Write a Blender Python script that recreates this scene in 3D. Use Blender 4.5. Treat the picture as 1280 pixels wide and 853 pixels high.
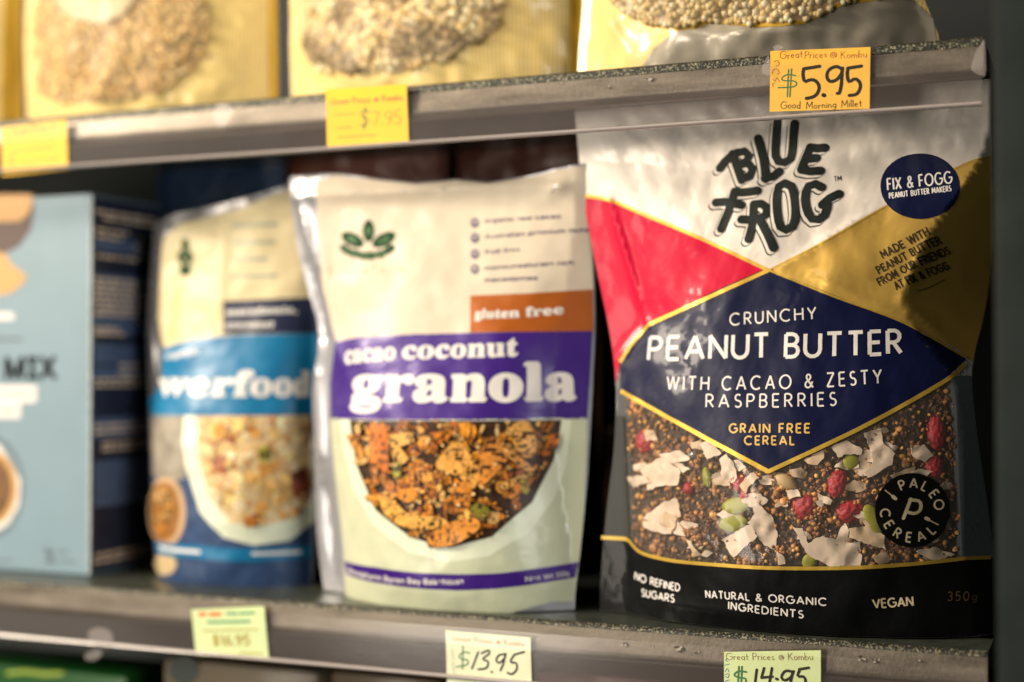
import bpy, bmesh, math, random, os
import numpy as np
from mathutils import Vector, Matrix

# ------------------------------------------------------------------ clear
for o in list(bpy.data.objects):
    bpy.data.objects.remove(o)
SC = bpy.context.scene
COL = SC.collection
R = math.radians

# ------------------------------------------------------------------ camera
CAM_Z, YAW, PITCH, FPX = 0.141, R(22.7), R(1.16), 1777.8
cam_d = bpy.data.cameras.new('camera')
cam = bpy.data.objects.new('camera', cam_d); COL.objects.link(cam)
cam.location = (0, 0, CAM_Z)
cam.rotation_euler = (R(90) + PITCH, 0, YAW)
cam_d.lens = 50; cam_d.sensor_width = 36; cam_d.clip_start = 0.01; cam_d.clip_end = 100
cam_d.dof.use_dof = True
cam_d.dof.focus_distance = 0.752
cam_d.dof.aperture_fstop = 2.15
cam_d.dof.aperture_blades = 0
SC.camera = cam

# ------------------------------------------------------------------ world, lamps, exposure
w = bpy.data.worlds.new('World'); SC.world = w; w.use_nodes = True
nt = w.node_tree; nt.nodes.clear()
wo = nt.nodes.new('ShaderNodeOutputWorld'); bg = nt.nodes.new('ShaderNodeBackground')
tc = nt.nodes.new('ShaderNodeTexCoord'); sx = nt.nodes.new('ShaderNodeSeparateXYZ')
rmp = nt.nodes.new('ShaderNodeValToRGB'); mp = nt.nodes.new('ShaderNodeMapRange')
nt.links.new(tc.outputs['Generated'], sx.inputs[0]); nt.links.new(sx.outputs['Z'], mp.inputs['Value'])
mp.inputs['From Min'].default_value = -1; mp.inputs['From Max'].default_value = 1
nt.links.new(mp.outputs[0], rmp.inputs[0])
cr = rmp.color_ramp
cr.elements[0].position = 0.0; cr.elements[0].color = (0.006, 0.014, 0.017, 1)
cr.elements[1].position = 1.0; cr.elements[1].color = (0.06, 0.055, 0.045, 1)
e = cr.elements.new(0.5); e.color = (0.011, 0.025, 0.029, 1)
nt.links.new(rmp.outputs[0], bg.inputs['Color']); bg.inputs['Strength'].default_value = 1.0
nt.links.new(bg.outputs[0], wo.inputs[0])

def lamp(name, loc, target, sx_, sy_, power, col):
    d = bpy.data.lights.new(name, 'AREA'); d.shape = 'RECTANGLE'
    d.size = sx_; d.size_y = sy_; d.energy = power; d.color = col
    o = bpy.data.objects.new(name, d); COL.objects.link(o); o.location = loc
    o.rotation_euler = (Vector(target) - Vector(loc)).to_track_quat('-Z', 'Y').to_euler()
    return o
lamp('aisle_and_fill_lamp', (-2.00, -0.42, 1.00), (-0.35, 0.75, 0.13), 0.8, 0.4, 92, (1.0, 0.86, 0.68))
lamp('aisle_and_fill_lamp', (-0.75, -0.95, 1.55), (-0.35, 0.75, 0.15), 1.0, 0.4, 6, (1.0, 0.87, 0.70))
lamp('aisle_and_fill_lamp', (-1.30, -1.45, 0.05), (-0.35, 0.75, 0.10), 0.5, 0.9, 24, (1.0, 0.89, 0.76))  # low fill added to brighten the lower halves of the packs
lamp('right_fill_lamp', (1.25, -0.30, 0.38), (-0.45, 0.75, 0.13), 0.5, 0.7, 15, (0.95, 0.95, 0.92))  # unseen fill added on the right to brighten the carton's side

SC.view_settings.view_transform = 'Standard'
SC.view_settings.look = 'None'
SC.view_settings.exposure = -0.12
SC.view_settings.gamma = 1.0
SC.cycles.max_bounces = 8
SC.cycles.transparent_max_bounces = 16
SC.cycles.sample_clamp_indirect = 4
SC.cycles.use_denoising = True
SC.cycles.caustics_reflective = False
SC.cycles.caustics_refractive = False

# ------------------------------------------------------------------ pixel -> world measuring
FWD = np.array([-math.sin(YAW) * math.cos(PITCH), math.cos(YAW) * math.cos(PITCH), math.sin(PITCH)])
RGT = np.array([math.cos(YAW), math.sin(YAW), 0.0])
UPV = np.cross(RGT, FWD)
CAMP = np.array([0, 0, CAM_Z])
def ray(px, py):
    return FWD + (px - 640) / FPX * RGT - (py - 426.5) / FPX * UPV
def at(px, py, Y):
    d = ray(px, py)
    return CAMP + d * (Y / d[1])

# ------------------------------------------------------------------ objects and tags
def tag(o, label=None, cat=None, group=None, kind=None):
    if label: o['label'] = label
    if cat: o['category'] = cat
    if group: o['group'] = group
    if kind: o['kind'] = kind
    return o
def empty(name, loc, label, cat, group=None):
    o = bpy.data.objects.new(name, None); COL.objects.link(o)
    o.location = loc; o.empty_display_size = 0.02
    return tag(o, label, cat, group)
def link_mesh(name, me, parent=None):
    o = bpy.data.objects.new(name, me); COL.objects.link(o)
    if parent is not None: o.parent = parent
    return o

# ------------------------------------------------------------------ materials
MATS = {}
def srgb(r, g, b):
    f = lambda c: (c / 255 / 12.92) if c / 255 <= 0.04045 else ((c / 255 + 0.055) / 1.055) ** 2.4
    return (f(r), f(g), f(b))
def mat(name, col, rough=0.4, metal=0.0, coat=0.0, bump=0.0, bscale=120.0, var=0.0, vscale=40.0, trans=0.0, spec=0.5, vcol=False, coat_rough=0.12, bdist=0.0005):
    if name in MATS: return MATS[name]
    m = bpy.data.materials.new(name); m.use_nodes = True
    n = m.node_tree.nodes; l = m.node_tree.links
    b = n['Principled BSDF']
    b.inputs['Base Color'].default_value = (*col, 1)
    b.inputs['Roughness'].default_value = rough
    b.inputs['Metallic'].default_value = metal
    b.inputs['Coat Weight'].default_value = coat
    b.inputs['Coat Roughness'].default_value = coat_rough
    b.inputs['Specular IOR Level'].default_value = spec
    if trans: b.inputs['Subsurface Weight'].default_value = trans; b.inputs['Subsurface Radius'].default_value = (0.004, 0.003, 0.002); b.inputs['Subsurface Scale'].default_value = 1.0
    src = None
    if vcol:
        a = n.new('ShaderNodeVertexColor'); a.layer_name = 'Col'; src = a.outputs['Color']
    g = n.new('ShaderNodeNewGeometry')
    if var:
        t = n.new('ShaderNodeTexNoise'); t.inputs['Scale'].default_value = vscale; t.inputs['Detail'].default_value = 5
        l.new(g.outputs['Position'], t.inputs['Vector'])
        mr = n.new('ShaderNodeMapRange'); mr.inputs['From Min'].default_value = .3; mr.inputs['From Max'].default_value = .7
        mr.inputs['To Min'].default_value = 1 - var; mr.inputs['To Max'].default_value = 1 + var
        l.new(t.outputs[0], mr.inputs['Value'])
        mx = n.new('ShaderNodeVectorMath'); mx.operation = 'SCALE'
        if src is not None: l.new(src, mx.inputs[0])
        else: mx.inputs[0].default_value = col
        l.new(mr.outputs[0], mx.inputs['Scale']); src = mx.outputs[0]
    if src is not None: l.new(src, b.inputs['Base Color'])
    if bump:
        t = n.new('ShaderNodeTexNoise'); t.inputs['Scale'].default_value = bscale; t.inputs['Detail'].default_value = 4
        l.new(g.outputs['Position'], t.inputs['Vector'])
        bp = n.new('ShaderNodeBump'); bp.inputs['Strength'].default_value = bump; bp.inputs['Distance'].default_value = bdist
        l.new(t.outputs[0], bp.inputs['Height']); l.new(bp.outputs[0], b.inputs['Normal'])
        if coat: l.new(bp.outputs[0], b.inputs['Coat Normal'])
    MATS[name] = m
    return m
def clear_mat(name, tint=(1, 1, 1), haze=0.05, hazecol=(.8, .8, .8), rough=0.12, gloss=1.0, bump=0.0, bscale=60, bdist=.0006):
    if name in MATS: return MATS[name]
    m = bpy.data.materials.new(name); m.use_nodes = True
    n = m.node_tree.nodes; l = m.node_tree.links; n.clear()
    out = n.new('ShaderNodeOutputMaterial'); tr = n.new('ShaderNodeBsdfTransparent'); tr.inputs[0].default_value = (*tint, 1)
    df = n.new('ShaderNodeBsdfDiffuse'); df.inputs[0].default_value = (*hazecol, 1)
    gl = n.new('ShaderNodeBsdfGlossy'); gl.inputs['Roughness'].default_value = rough; gl.inputs['Color'].default_value = (1, 1, 1, 1)
    m1 = n.new('ShaderNodeMixShader'); m1.inputs[0].default_value = haze
    l.new(tr.outputs[0], m1.inputs[1]); l.new(df.outputs[0], m1.inputs[2])
    fr = n.new('ShaderNodeLayerWeight'); pw = n.new('ShaderNodeMath'); pw.operation = 'POWER'; pw.inputs[1].default_value = 4.0
    ml = n.new('ShaderNodeMath'); ml.operation = 'MULTIPLY_ADD'; ml.inputs[1].default_value = .9; ml.inputs[2].default_value = .045
    l.new(fr.outputs['Facing'], pw.inputs[0]); l.new(pw.outputs[0], ml.inputs[0])
    mu = n.new('ShaderNodeMath'); mu.operation = 'MULTIPLY'; mu.inputs[1].default_value = gloss
    l.new(ml.outputs[0], mu.inputs[0])
    m2 = n.new('ShaderNodeMixShader'); l.new(mu.outputs[0], m2.inputs[0]); l.new(m1.outputs[0], m2.inputs[1]); l.new(gl.outputs[0], m2.inputs[2])
    if bump:
        g = n.new('ShaderNodeNewGeometry'); t = n.new('ShaderNodeTexNoise'); t.inputs['Scale'].default_value = bscale; t.inputs['Detail'].default_value = 3
        l.new(g.outputs['Position'], t.inputs['Vector'])
        bp = n.new('ShaderNodeBump'); bp.inputs['Strength'].default_value = bump; bp.inputs['Distance'].default_value = bdist
        l.new(t.outputs[0], bp.inputs['Height']); l.new(bp.outputs[0], gl.inputs['Normal']); l.new(bp.outputs[0], fr.inputs['Normal'])
    l.new(m2.outputs[0], out.inputs[0])
    MATS[name] = m
    return m

# ------------------------------------------------------------------ curved sheets (bags): y = Yp - f(x, z)
_NP = {}
def wnoise(x, z, seed, scale):
    """smooth wandering noise: a few warped sine waves"""
    if seed not in _NP:
        r = np.random.RandomState(seed); _NP[seed] = [(r.uniform(0, 2 * math.pi), r.uniform(.6, 1.6), r.uniform(0, 6.28)) for _ in range(7)]
    s = 0
    for a, k, p in _NP[seed]:
        fq = 2 * math.pi / scale * k; ca, sa = math.cos(a) * fq, math.sin(a) * fq
        s = s + np.sin(x * ca + z * sa + p + 1.1 * np.sin((x * sa - z * ca) * .6 + p * 2))
    return s / 4.0
class Surf:
    """A bag's front sheet. All curves are functions of height z."""
    def __init__(s, Yp, L=None, Rr=None, iL=None, iR=None, B=None, n=3.2, creases=(), noise=(), origin=None, lean=0.0, fin=0.0, finR=None):
        s.memo = {}; s.Yp = Yp; s.n = n; s.noise = noise; s.lean = lean; s.fin = fin; s.finR = fin if finR is None else finR
        def curve(pts):
            q = sorted([(at(px, py, Yp)[2], at(px, py, Yp)[0]) for px, py in pts])
            return np.array([a for a, _ in q]), np.array([b for _, b in q])
        s.flat = L is None
        s.creases = []
        if not s.flat:
            s.L = curve(L); s.R = curve(Rr); s.iL = curve(iL); s.iR = curve(iR)
            q = sorted([(at(900, py, Yp)[2] if not isinstance(py, str) else float(py), b) for py, b in B])
            s.B = np.array([a for a, _ in q]), np.array([b for _, b in q])
            for (p0, p1, amp, wid) in creases:
                a = at(p0[0], p0[1], Yp); b = at(p1[0], p1[1], Yp)
                s.creases.append((a[0], a[2], b[0], b[2], amp, wid))
        s.o = np.array(origin if origin is not None else (0, 0, 0), float)
    def smooth(s, c, z):
        zz = 0
        for d, wt in ((-.010, .2), (-.005, .2), (0, .2), (.005, .2), (.010, .2)):
            zz = zz + wt * np.interp(z + d, c[0], c[1])
        return zz
    def xl(s, z): return s.smooth(s.L, z)
    def xr(s, z): return s.smooth(s.R, z)
    def f(s, x, z):
        x = np.asarray(x, float); z = np.asarray(z, float)
        if s.flat: return np.zeros_like(x)
        a = s.smooth(s.iL, z); b = s.smooth(s.iR, z)
        t = np.clip((x - a) / (b - a), 0, 1)
        sh = 1 - np.abs(2 * t - 1) ** s.n
        Bz = s.smooth(s.B, z)
        f = Bz * sh
        m = np.clip(sh * 3, .25, 1)
        for (amp, sc, seed) in s.noise:
            f = f + amp * m * wnoise(x, z, seed, sc)
        for (ax, az, bx, bz, amp, wid) in s.creases:
            dx, dz = bx - ax, bz - az; L2 = dx * dx + dz * dz
            u = ((x - ax) * dx + (z - az) * dz) / L2
            uc = np.clip(u, 0, 1)
            d = np.hypot(x - ax - uc * dx, z - az - uc * dz)
            f = f + amp * np.exp(-np.abs(d / wid) ** 1.5) * (0.35 + .65 * np.sin(np.clip(uc, 0.05, .95) * math.pi))
        f = f - s.fin * np.maximum(a - x, 0) - s.finR * np.maximum(x - b, 0)
        return f
    def y(s, x, z): return s.Yp - s.f(x, z)
    def nrm(s, x, z):
        e = .0006
        fx = (s.f(x + e, z) - s.f(x - e, z)) / (2 * e); fz = (s.f(x, z + e) - s.f(x, z - e)) / (2 * e)
        n = np.stack([-fx, -np.ones_like(fx), -fz], -1)
        return n / np.linalg.norm(n, axis=-1, keepdims=True)
    def pos(s, x, z, off=0.0):
        x = np.asarray(x, float); z = np.asarray(z, float)
        n = s.nrm(x, z)
        p = np.stack([x, s.y(x, z), z], -1) + n * np.reshape(off, (-1, 1) if np.ndim(off) else (1,))
        return p - s.o, n
    def hit(s, px, py):
        return s.W([(px, py)])[0]
    def W(s, pts):
        """measured photo points -> (x, z) on the sheet"""
        key = tuple((round(float(p[0]), 3), round(float(p[1]), 3)) for p in pts)
        if key in s.memo: return s.memo[key]
        q = np.array(key); d = FWD + ((q[:, :1] - 640) / FPX) * RGT - ((q[:, 1:] - 426.5) / FPX) * UPV
        y = np.full(len(q), s.Yp)
        for _ in range(1 if s.flat else 9):
            p = CAMP + d * (y / d[:, 1])[:, None]
            y = y if s.flat else .5 * y + .5 * s.y(p[:, 0], p[:, 2])
        out = [(float(a), float(b)) for a, b in zip(p[:, 0], p[:, 2])]
        s.memo[key] = out
        return out
    def edgeL(s, z0, z1, k=14): return [(float(s.xl(np.array(z))), float(z)) for z in np.linspace(z0, z1, k)]
    def edgeR(s, z0, z1, k=14): return [(float(s.xr(np.array(z))), float(z)) for z in np.linspace(z0, z1, k)]

def grid_cut(bm, step):
    bm.normal_update()
    bmesh.ops.triangulate(bm, faces=bm.faces[:])
    if not bm.verts: return
    xs = [v.co.x for v in bm.verts]; zs = [v.co.z for v in bm.verts]
    for ax, lo, hi in ((0, min(xs), max(xs)), (2, min(zs), max(zs))):
        k = math.ceil(lo / step)
        while k * step < hi:
            co = [0, 0, 0]; no = [0, 0, 0]; co[ax] = k * step; no[ax] = 1
            bmesh.ops.bisect_plane(bm, geom=bm.verts[:] + bm.edges[:] + bm.faces[:], dist=1e-7, plane_co=co, plane_no=no)
            k += 1
def poly_tris(pts, step):
    bm = bmesh.new()
    vs = [bm.verts.new((x, 0, z)) for x, z in pts]
    try: bm.faces.new(vs)
    except ValueError: pass
    if step: grid_cut(bm, step)
    else:
        bm.normal_update(); bmesh.ops.triangulate(bm, faces=bm.faces[:])
    bmesh.ops.recalc_face_normals(bm, faces=bm.faces[:])
    bm.verts.index_update()
    V = np.array([(v.co.x, v.co.z) for v in bm.verts]); F = [[v.index for v in f.verts] for f in bm.faces]
    bm.free()
    return V, F

class Part:
    """Collects printed shapes of one part and links them as ONE mesh."""
    def __init__(s, surf): s.s = surf; s.V = []; s.N = []; s.F = []; s.M = []; s.mats = []; s.C = []; s.nv = 0
    def mi(s, m):
        if m not in s.mats: s.mats.append(m)
        return s.mats.index(m)
    def raw(s, V, N, F, m, col=(1, 1, 1)):
        V = np.asarray(V, float); i = s.mi(m)
        s.V.append(V); s.N.append(np.asarray(N, float)); s.C.append(np.tile(np.array([*col, 1.0]), (len(V), 1)))
        for f in F: s.F.append([k + s.nv for k in f]); s.M.append(i)
        s.nv += len(V)
    def flat2d(s, V, F, m, off, col=(1, 1, 1)):
        if len(V) == 0: return
        # faces towards the viewer (-Y)
        F2 = []
        for f in F:
            q = V[list(f)]; ar = np.dot(q[:, 0], np.roll(q[:, 1], -1)) - np.dot(q[:, 1], np.roll(q[:, 0], -1))
            F2.append(list(f) if ar > 0 else list(f)[::-1])
        P, N = s.s.pos(V[:, 0], V[:, 1], off)
        s.raw(P, N, F2, m, col)
    def poly(s, pts, m, off, step=.0025, col=(1, 1, 1)):
        V, F = poly_tris(pts, step); s.flat2d(V, F, m, off, col)
    def px(s, pts, m, off, step=.0025, col=(1, 1, 1)): s.poly(s.s.W(pts), m, off, step, col)
    def ell(s, cx, cy, rx, ry, m, off, rot=0, k=40, step=.0025, a0=0, a1=360, col=(1, 1, 1)):
        p = []
        for i in range(k):
            a = R(a0 + (a1 - a0) * i / k); u, v = rx * math.cos(a), ry * math.sin(a)
            p.append((cx + u * math.cos(R(rot)) - v * math.sin(R(rot)), cy + u * math.sin(R(rot)) + v * math.cos(R(rot))))
        s.px(p, m, off, step, col)
    def stroke(s, pts, wid, m, off, cap=True):
        """ribbon along xz points with round or square ends"""
        P = resample(pts, max(wid * .8, .0006))
        if len(P) == 1: P = np.array([P[0], P[0] + 1e-5])
        T = np.gradient(P, axis=0); T /= np.maximum(np.linalg.norm(T, axis=1, keepdims=True), 1e-9)
        Nn = np.stack([-T[:, 1], T[:, 0]], 1) * wid / 2
        V = []; F = []
        n = len(P)
        for i in range(n): V += [P[i] + Nn[i], P[i] - Nn[i]]
        for i in range(n - 1): F.append([2 * i, 2 * i + 1, 2 * i + 3, 2 * i + 2])
        if cap:
            for i, sg in ((0, -1), (n - 1, 1)):
                c = len(V); V.append(P[i]); ring = []
                for k in range(9):
                    a = math.pi * k / 8
                    V.append(P[i] + Nn[i] * math.cos(a) + sg * T[i] * wid / 2 * math.sin(a)); ring.append(c + 1 + k)
                for k in range(8): F.append([c, ring[k], ring[k + 1]])
        s.flat2d(np.array(V), F, m, off)
    def strokes_px(s, strokes, wpx, m, off, dx=0, dy=0, sc=1.0, ox=0, oy=0, cap=True):
        for k, st in enumerate(strokes):
            pts = [(ox + p[0] / sc + dx, oy + p[1] / sc + dy) for p in st]
            x0, z0 = s.s.hit(*pts[0]); x1, z1 = s.s.hit(pts[0][0], pts[0][1] + 10)
            wm = wpx * math.hypot(x1 - x0, z1 - z0) / 10
            q = np.array(s.s.W(smooth_pts(pts)))
            s.stroke(q, wm, m, off + k * 8e-6, cap)
    def build(s, name, parent=None, smooth=True, vcol=False):
        me = bpy.data.meshes.new(name)
        V = np.concatenate(s.V); me.from_pydata(V.tolist(), [], s.F)
        for m in s.mats: me.materials.append(m)
        me.polygons.foreach_set('material_index', s.M)
        me.polygons.foreach_set('use_smooth', [True] * len(s.F))
        a = me.color_attributes.new('Col', 'FLOAT_COLOR', 'POINT'); a.data.foreach_set('color', np.concatenate(s.C).ravel())
        me.update()
        me.normals_split_custom_set_from_vertices(np.concatenate(s.N).tolist())
        return link_mesh(name, me, parent)

def resample(pts, step):
    P = np.asarray(pts, float)
    if len(P) < 2: return P
    d = np.concatenate([[0], np.cumsum(np.hypot(*np.diff(P, axis=0).T))])
    if d[-1] < 1e-9: return P[:1]
    k = max(2, int(d[-1] / step) + 1); t = np.linspace(0, d[-1], k)
    return np.stack([np.interp(t, d, P[:, 0]), np.interp(t, d, P[:, 1])], 1)
def smooth_pts(pts):
    """Catmull-Rom through the points when there are more than two"""
    if len(pts) < 3: return pts
    P = [np.array(p, float) for p in pts]; P = [2 * P[0] - P[1]] + P + [2 * P[-1] - P[-2]]
    out = []
    for i in range(1, len(P) - 2):
        for k in range(6):
            t = k / 6
            out.append(tuple(.5 * ((2 * P[i]) + (-P[i - 1] + P[i + 1]) * t + (2 * P[i - 1] - 5 * P[i] + 4 * P[i + 1] - P[i + 2]) * t * t + (-P[i - 1] + 3 * P[i] - 3 * P[i + 1] + P[i + 2]) * t ** 3)))
    out.append(tuple(P[-2])); return out

# ------------------------------------------------------------------ stroke alphabet (unit height)
def arc(cx, cy, rx, ry, a0, a1, k=16):
    return [(cx + rx * math.cos(R(a0 + (a1 - a0) * i / k)), cy + ry * math.sin(R(a0 + (a1 - a0) * i / k))) for i in range(k + 1)]
G = {
 'A': (.78, [[(0, 0), (.39, 1)], [(.39, 1), (.78, 0)], [(.13, .32), (.65, .32)]]),
 'B': (.56, [[(0, 0), (0, 1)], [(0, 1), (.28, 1)] + arc(.28, .76, .24, .24, 90, -90) + [(0, .52)], [(.28, .52)] + arc(.30, .26, .26, .26, 90, -90) + [(0, 0)]]),
 'C': (.84, [arc(.48, .5, .48, .5, 48, 312, 28)]),
 'D': (.74, [[(0, 0), (0, 1)], [(0, 1), (.26, 1)] + arc(.26, .5, .48, .5, 90, -90, 24) + [(0, 0)]]),
 'E': (.5, [[(0, 0), (0, 1)], [(0, 1), (.5, 1)], [(0, .52), (.45, .52)], [(0, 0), (.5, 0)]]),
 'F': (.48, [[(0, 0), (0, 1)], [(0, 1), (.48, 1)], [(0, .52), (.43, .52)]]),
 'G': (.92, [arc(.48, .5, .48, .5, 48, 360, 30) + [(.56, .5)]]),
 'H': (.68, [[(0, 0), (0, 1)], [(.68, 0), (.68, 1)], [(0, .52), (.68, .52)]]),
 'I': (.02, [[(.01, 0), (.01, 1)]]),
 'K': (.58, [[(0, 0), (0, 1)], [(.56, 1), (0, .42)], [(.16, .58), (.58, 0)]]),
 'L': (.46, [[(0, 1), (0, 0)], [(0, 0), (.46, 0)]]),
 'M': (.86, [[(0, 0), (.06, 1)], [(.06, 1), (.43, .25)], [(.43, .25), (.80, 1)], [(.80, 1), (.86, 0)]]),
 'N': (.70, [[(0, 0), (0, 1)], [(0, 1), (.70, 0)], [(.70, 0), (.70, 1)]]),
 'O': (1.0, [arc(.5, .5, .5, .5, 0, 360, 36)]),
 'P': (.54, [[(0, 0), (0, 1)], [(0, 1), (.27, 1)] + arc(.27, .73, .27, .27, 90, -90) + [(0, .46)]]),
 'R': (.57, [[(0, 0), (0, 1)], [(0, 1), (.27, 1)] + arc(.27, .74, .26, .26, 90, -90) + [(0, .48)], [(.24, .48), (.57, 0)]]),
 'S': (.50, [arc(.25, .755, .22, .245, 40, 270, 16) + arc(.25, .255, .25, .255, 90, -145, 16)]),
 'T': (.64, [[(0, 1), (.64, 1)], [(.32, 1), (.32, 0)]]),
 'U': (.66, [[(0, 1)] + arc(.33, .33, .33, .33, 180, 360) + [(.66, 1)]]),
 'V': (.76, [[(0, 1), (.38, 0)], [(.38, 0), (.76, 1)]]),
 'W': (1.14, [[(0, 1), (.29, 0)], [(.29, 0), (.57, 1)], [(.57, 1), (.85, 0)], [(.85, 0), (1.14, 1)]]),
 'X': (.66, [[(0, 1), (.66, 0)], [(0, 0), (.66, 1)]]),
 'Y': (.70, [[(0, 1), (.35, .45)], [(.70, 1), (.35, .45)], [(.35, .45), (.35, 0)]]),
 'Z': (.60, [[(0, 1), (.60, 1)], [(.60, 1), (0, 0)], [(0, 0), (.60, 0)]]),
 '&': (.70, [[(.70, 0), (.17, .66)] + arc(.32, .80, .18, .19, 200, -20, 12) + [(.42, .62), (.12, .42)] + arc(.27, .23, .25, .23, 120, 330, 14) + [(.66, .44)]]),
 '0': (.56, [arc(.28, .5, .28, .5, 0, 360, 28)]),
 '1': (.2, [[(0, .8), (.18, 1)], [(.18, 1), (.18, 0)]]),
 '3': (.5, [arc(.24, .75, .23, .25, 150, -90, 14), arc(.24, .25, .26, .25, 90, -150, 14)]),
 '5': (.5, [[(.46, 1), (.08, 1)], [(.08, 1), (.04, .52)], [(.04, .52)] + arc(.24, .31, .26, .31, 120, -140, 16)]),
 '6': (.52, [arc(.26, .28, .25, .28, 0, 360, 20), [(.03, .36), (.1, .7), (.38, 1)]]),
 '7': (.5, [[(0, 1), (.48, 1)], [(.48, 1), (.16, 0)]]),
 '9': (.52, [arc(.26, .72, .24, .27, 0, 360, 20), [(.5, .72), (.46, .3), (.2, 0)]]),
 '4': (.55, [[(.4, 0), (.4, 1)], [(.4, 1), (0, .3)], [(0, .3), (.55, .3)]]),
 '.': (.04, [[(0, .02), (.03, .02)]]),
 '$': (.5, [arc(.25, .72, .22, .2, 40, 270, 14) + arc(.25, .3, .24, .22, 90, -145, 14), [(.2, 1.1), (.2, -.08)], [(.32, 1.1), (.32, -.08)]]),
 '@': (.7, [arc(.35, .35, .34, .36, -60, 270, 26), arc(.35, .36, .15, .17, 0, 360, 16), [(.5, .52), (.5, .2), (.62, .18)]]),
 'a': (.46, [arc(.22, .26, .22, .26, 20, 360, 20), [(.44, .5), (.44, 0)]]),
 'b': (.46, [[(0, 1), (0, 0)], arc(.23, .26, .22, .26, 180, -170, 20)]),
 'c': (.42, [arc(.23, .26, .22, .26, 45, 315, 18)]),
 'd': (.46, [arc(.22, .26, .22, .26, 20, 360, 20), [(.44, 1), (.44, 0)]]),
 'e': (.44, [[(.02, .28), (.43, .28)] + arc(.22, .26, .21, .26, 5, 315, 20)]),
 'g': (.46, [arc(.22, .26, .22, .26, 20, 360, 20), [(.44, .5), (.44, -.15), (.3, -.3), (.05, -.22)]]),
 'h': (.42, [[(0, 1), (0, 0)], [(0, .35)] + arc(.2, .32, .2, .2, 160, 0, 12) + [(.4, 0)]]),
 'i': (.04, [[(.02, .5), (.02, 0)], [(.02, .72), (.03, .74)]]),
 'k': (.36, [[(0, 1), (0, 0)], [(.34, .52), (0, .2)], [(.1, .28), (.36, 0)]]),
 'f': (.3, [[(.3, .98), (.14, .9), (.12, .7), (.12, 0)], [(0, .52), (.28, .52)]]),
 'l': (.04, [[(.02, 1), (.02, 0)]]),
 'm': (.70, [[(0, .52), (0, 0)], [(0, .35)] + arc(.17, .35, .17, .17, 170, 0, 10) + [(.34, 0)], [(.34, .35)] + arc(.51, .35, .17, .17, 170, 0, 10) + [(.68, 0)]]),
 'n': (.42, [[(0, .52), (0, 0)], [(0, .32)] + arc(.2, .32, .2, .2, 170, 0, 12) + [(.4, 0)]]),
 'o': (.48, [arc(.24, .26, .23, .26, 0, 360, 22)]),
 'r': (.28, [[(0, .52), (0, 0)], [(0, .3), (.1, .48), (.28, .5)]]),
 's': (.36, [arc(.18, .38, .15, .13, 40, 270, 10) + arc(.18, .13, .17, .13, 90, -145, 10)]),
 't': (.34, [[(.14, .85), (.14, .08), (.3, 0)], [(0, .52), (.32, .52)]]),
 'u': (.42, [[(0, .52)] + arc(.2, .2, .2, .2, 180, 350, 12) + [(.4, .52)], [(.4, .5), (.4, 0)]]),
 'y': (.42, [[(0, .5), (.2, 0)], [(.42, .5), (.1, -.3)]]),
 ' ': (.28, []),
}
def stroke_text(part, txt, base, hpx, wrel, m, off, track=.22, cap=False, arc_xz=None, slant=0, jit=0, seed=1):
    """txt along a baseline of 2 or 3 measured photo points; letter height hpx"""
    s = part.s; rr = random.Random(seed)
    Bp = [np.array(s.hit(*p)) for p in base]
    mid = base[len(base) // 2]
    a = np.array(s.hit(*mid)); b = np.array(s.hit(mid[0], mid[1] - hpx)); H = np.linalg.norm(b - a)
    if len(Bp) == 2: cp = .5 * (Bp[0] + Bp[1])
    else: cp = 2 * Bp[1] - .5 * (Bp[0] + Bp[2])
    P0, P2 = Bp[0], Bp[-1]
    def C(t): return (1 - t) ** 2 * P0 + 2 * t * (1 - t) * cp + t * t * P2
    def D(t):
        d = 2 * (1 - t) * (cp - P0) + 2 * t * (P2 - cp); return d / np.linalg.norm(d)
    Ltot = sum(np.linalg.norm(C((i + 1) / 20) - C(i / 20)) for i in range(20))
    tot = sum(G[c][0] for c in txt) + track * (len(txt) - 1)
    sc = Ltot / tot; u = 0; k = 0
    for c in txt:
        wd, sts = G[c]
        jy = rr.uniform(-jit, jit); ja = rr.uniform(-jit, jit)
        for st in sts:
            q = []
            for (gx, gy) in st:
                gx2 = gx + slant * gy + ja * (gy - .5)
                t = (u + gx2) * sc / Ltot; d = D(min(max(t, 0), 1)); n = np.array([-d[1], d[0]])
                q.append(C(t) + n * (gy + jy) * H)
            part.stroke(np.array(q), wrel * H, m, off + (k % 9) * 7e-6, cap); k += 1
        u += wd + track

# ------------------------------------------------------------------ filled-font text
def load_font(fn):
    try:
        p = os.path.join(bpy.utils.system_resource('DATAFILES'), 'fonts', fn)
        return bpy.data.fonts.load(p)
    except Exception:
        return None
FONT_SERIF = load_font('NotoSansMath-Regular.woff2')
FONT_SANS = load_font('Inter.woff2')
def bold_serif(t):
    if FONT_SERIF is None: return t
    o = ''
    for c in t:
        if 'a' <= c <= 'z': o += chr(0x1D41A + ord(c) - 97)
        elif 'A' <= c <= 'Z': o += chr(0x1D400 + ord(c) - 65)
        else: o += c
    return o
def text_mesh(txt, font, thick=0.0, space=1.0):
    cu = bpy.data.curves.new('t', 'FONT'); cu.body = txt; cu.size = 1.0; cu.offset = thick; cu.space_character = space
    cu.resolution_u = 5
    if font is not None: cu.font = font
    ob = bpy.data.objects.new('t', cu); COL.objects.link(ob)
    dg = bpy.context.evaluated_depsgraph_get(); dg.update()
    me = bpy.data.meshes.new_from_object(ob.evaluated_get(dg), depsgraph=dg)
    bm = bmesh.new(); bm.from_mesh(me)
    bpy.data.objects.remove(ob); bpy.data.curves.remove(cu); bpy.data.meshes.remove(me)
    return bm
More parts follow.
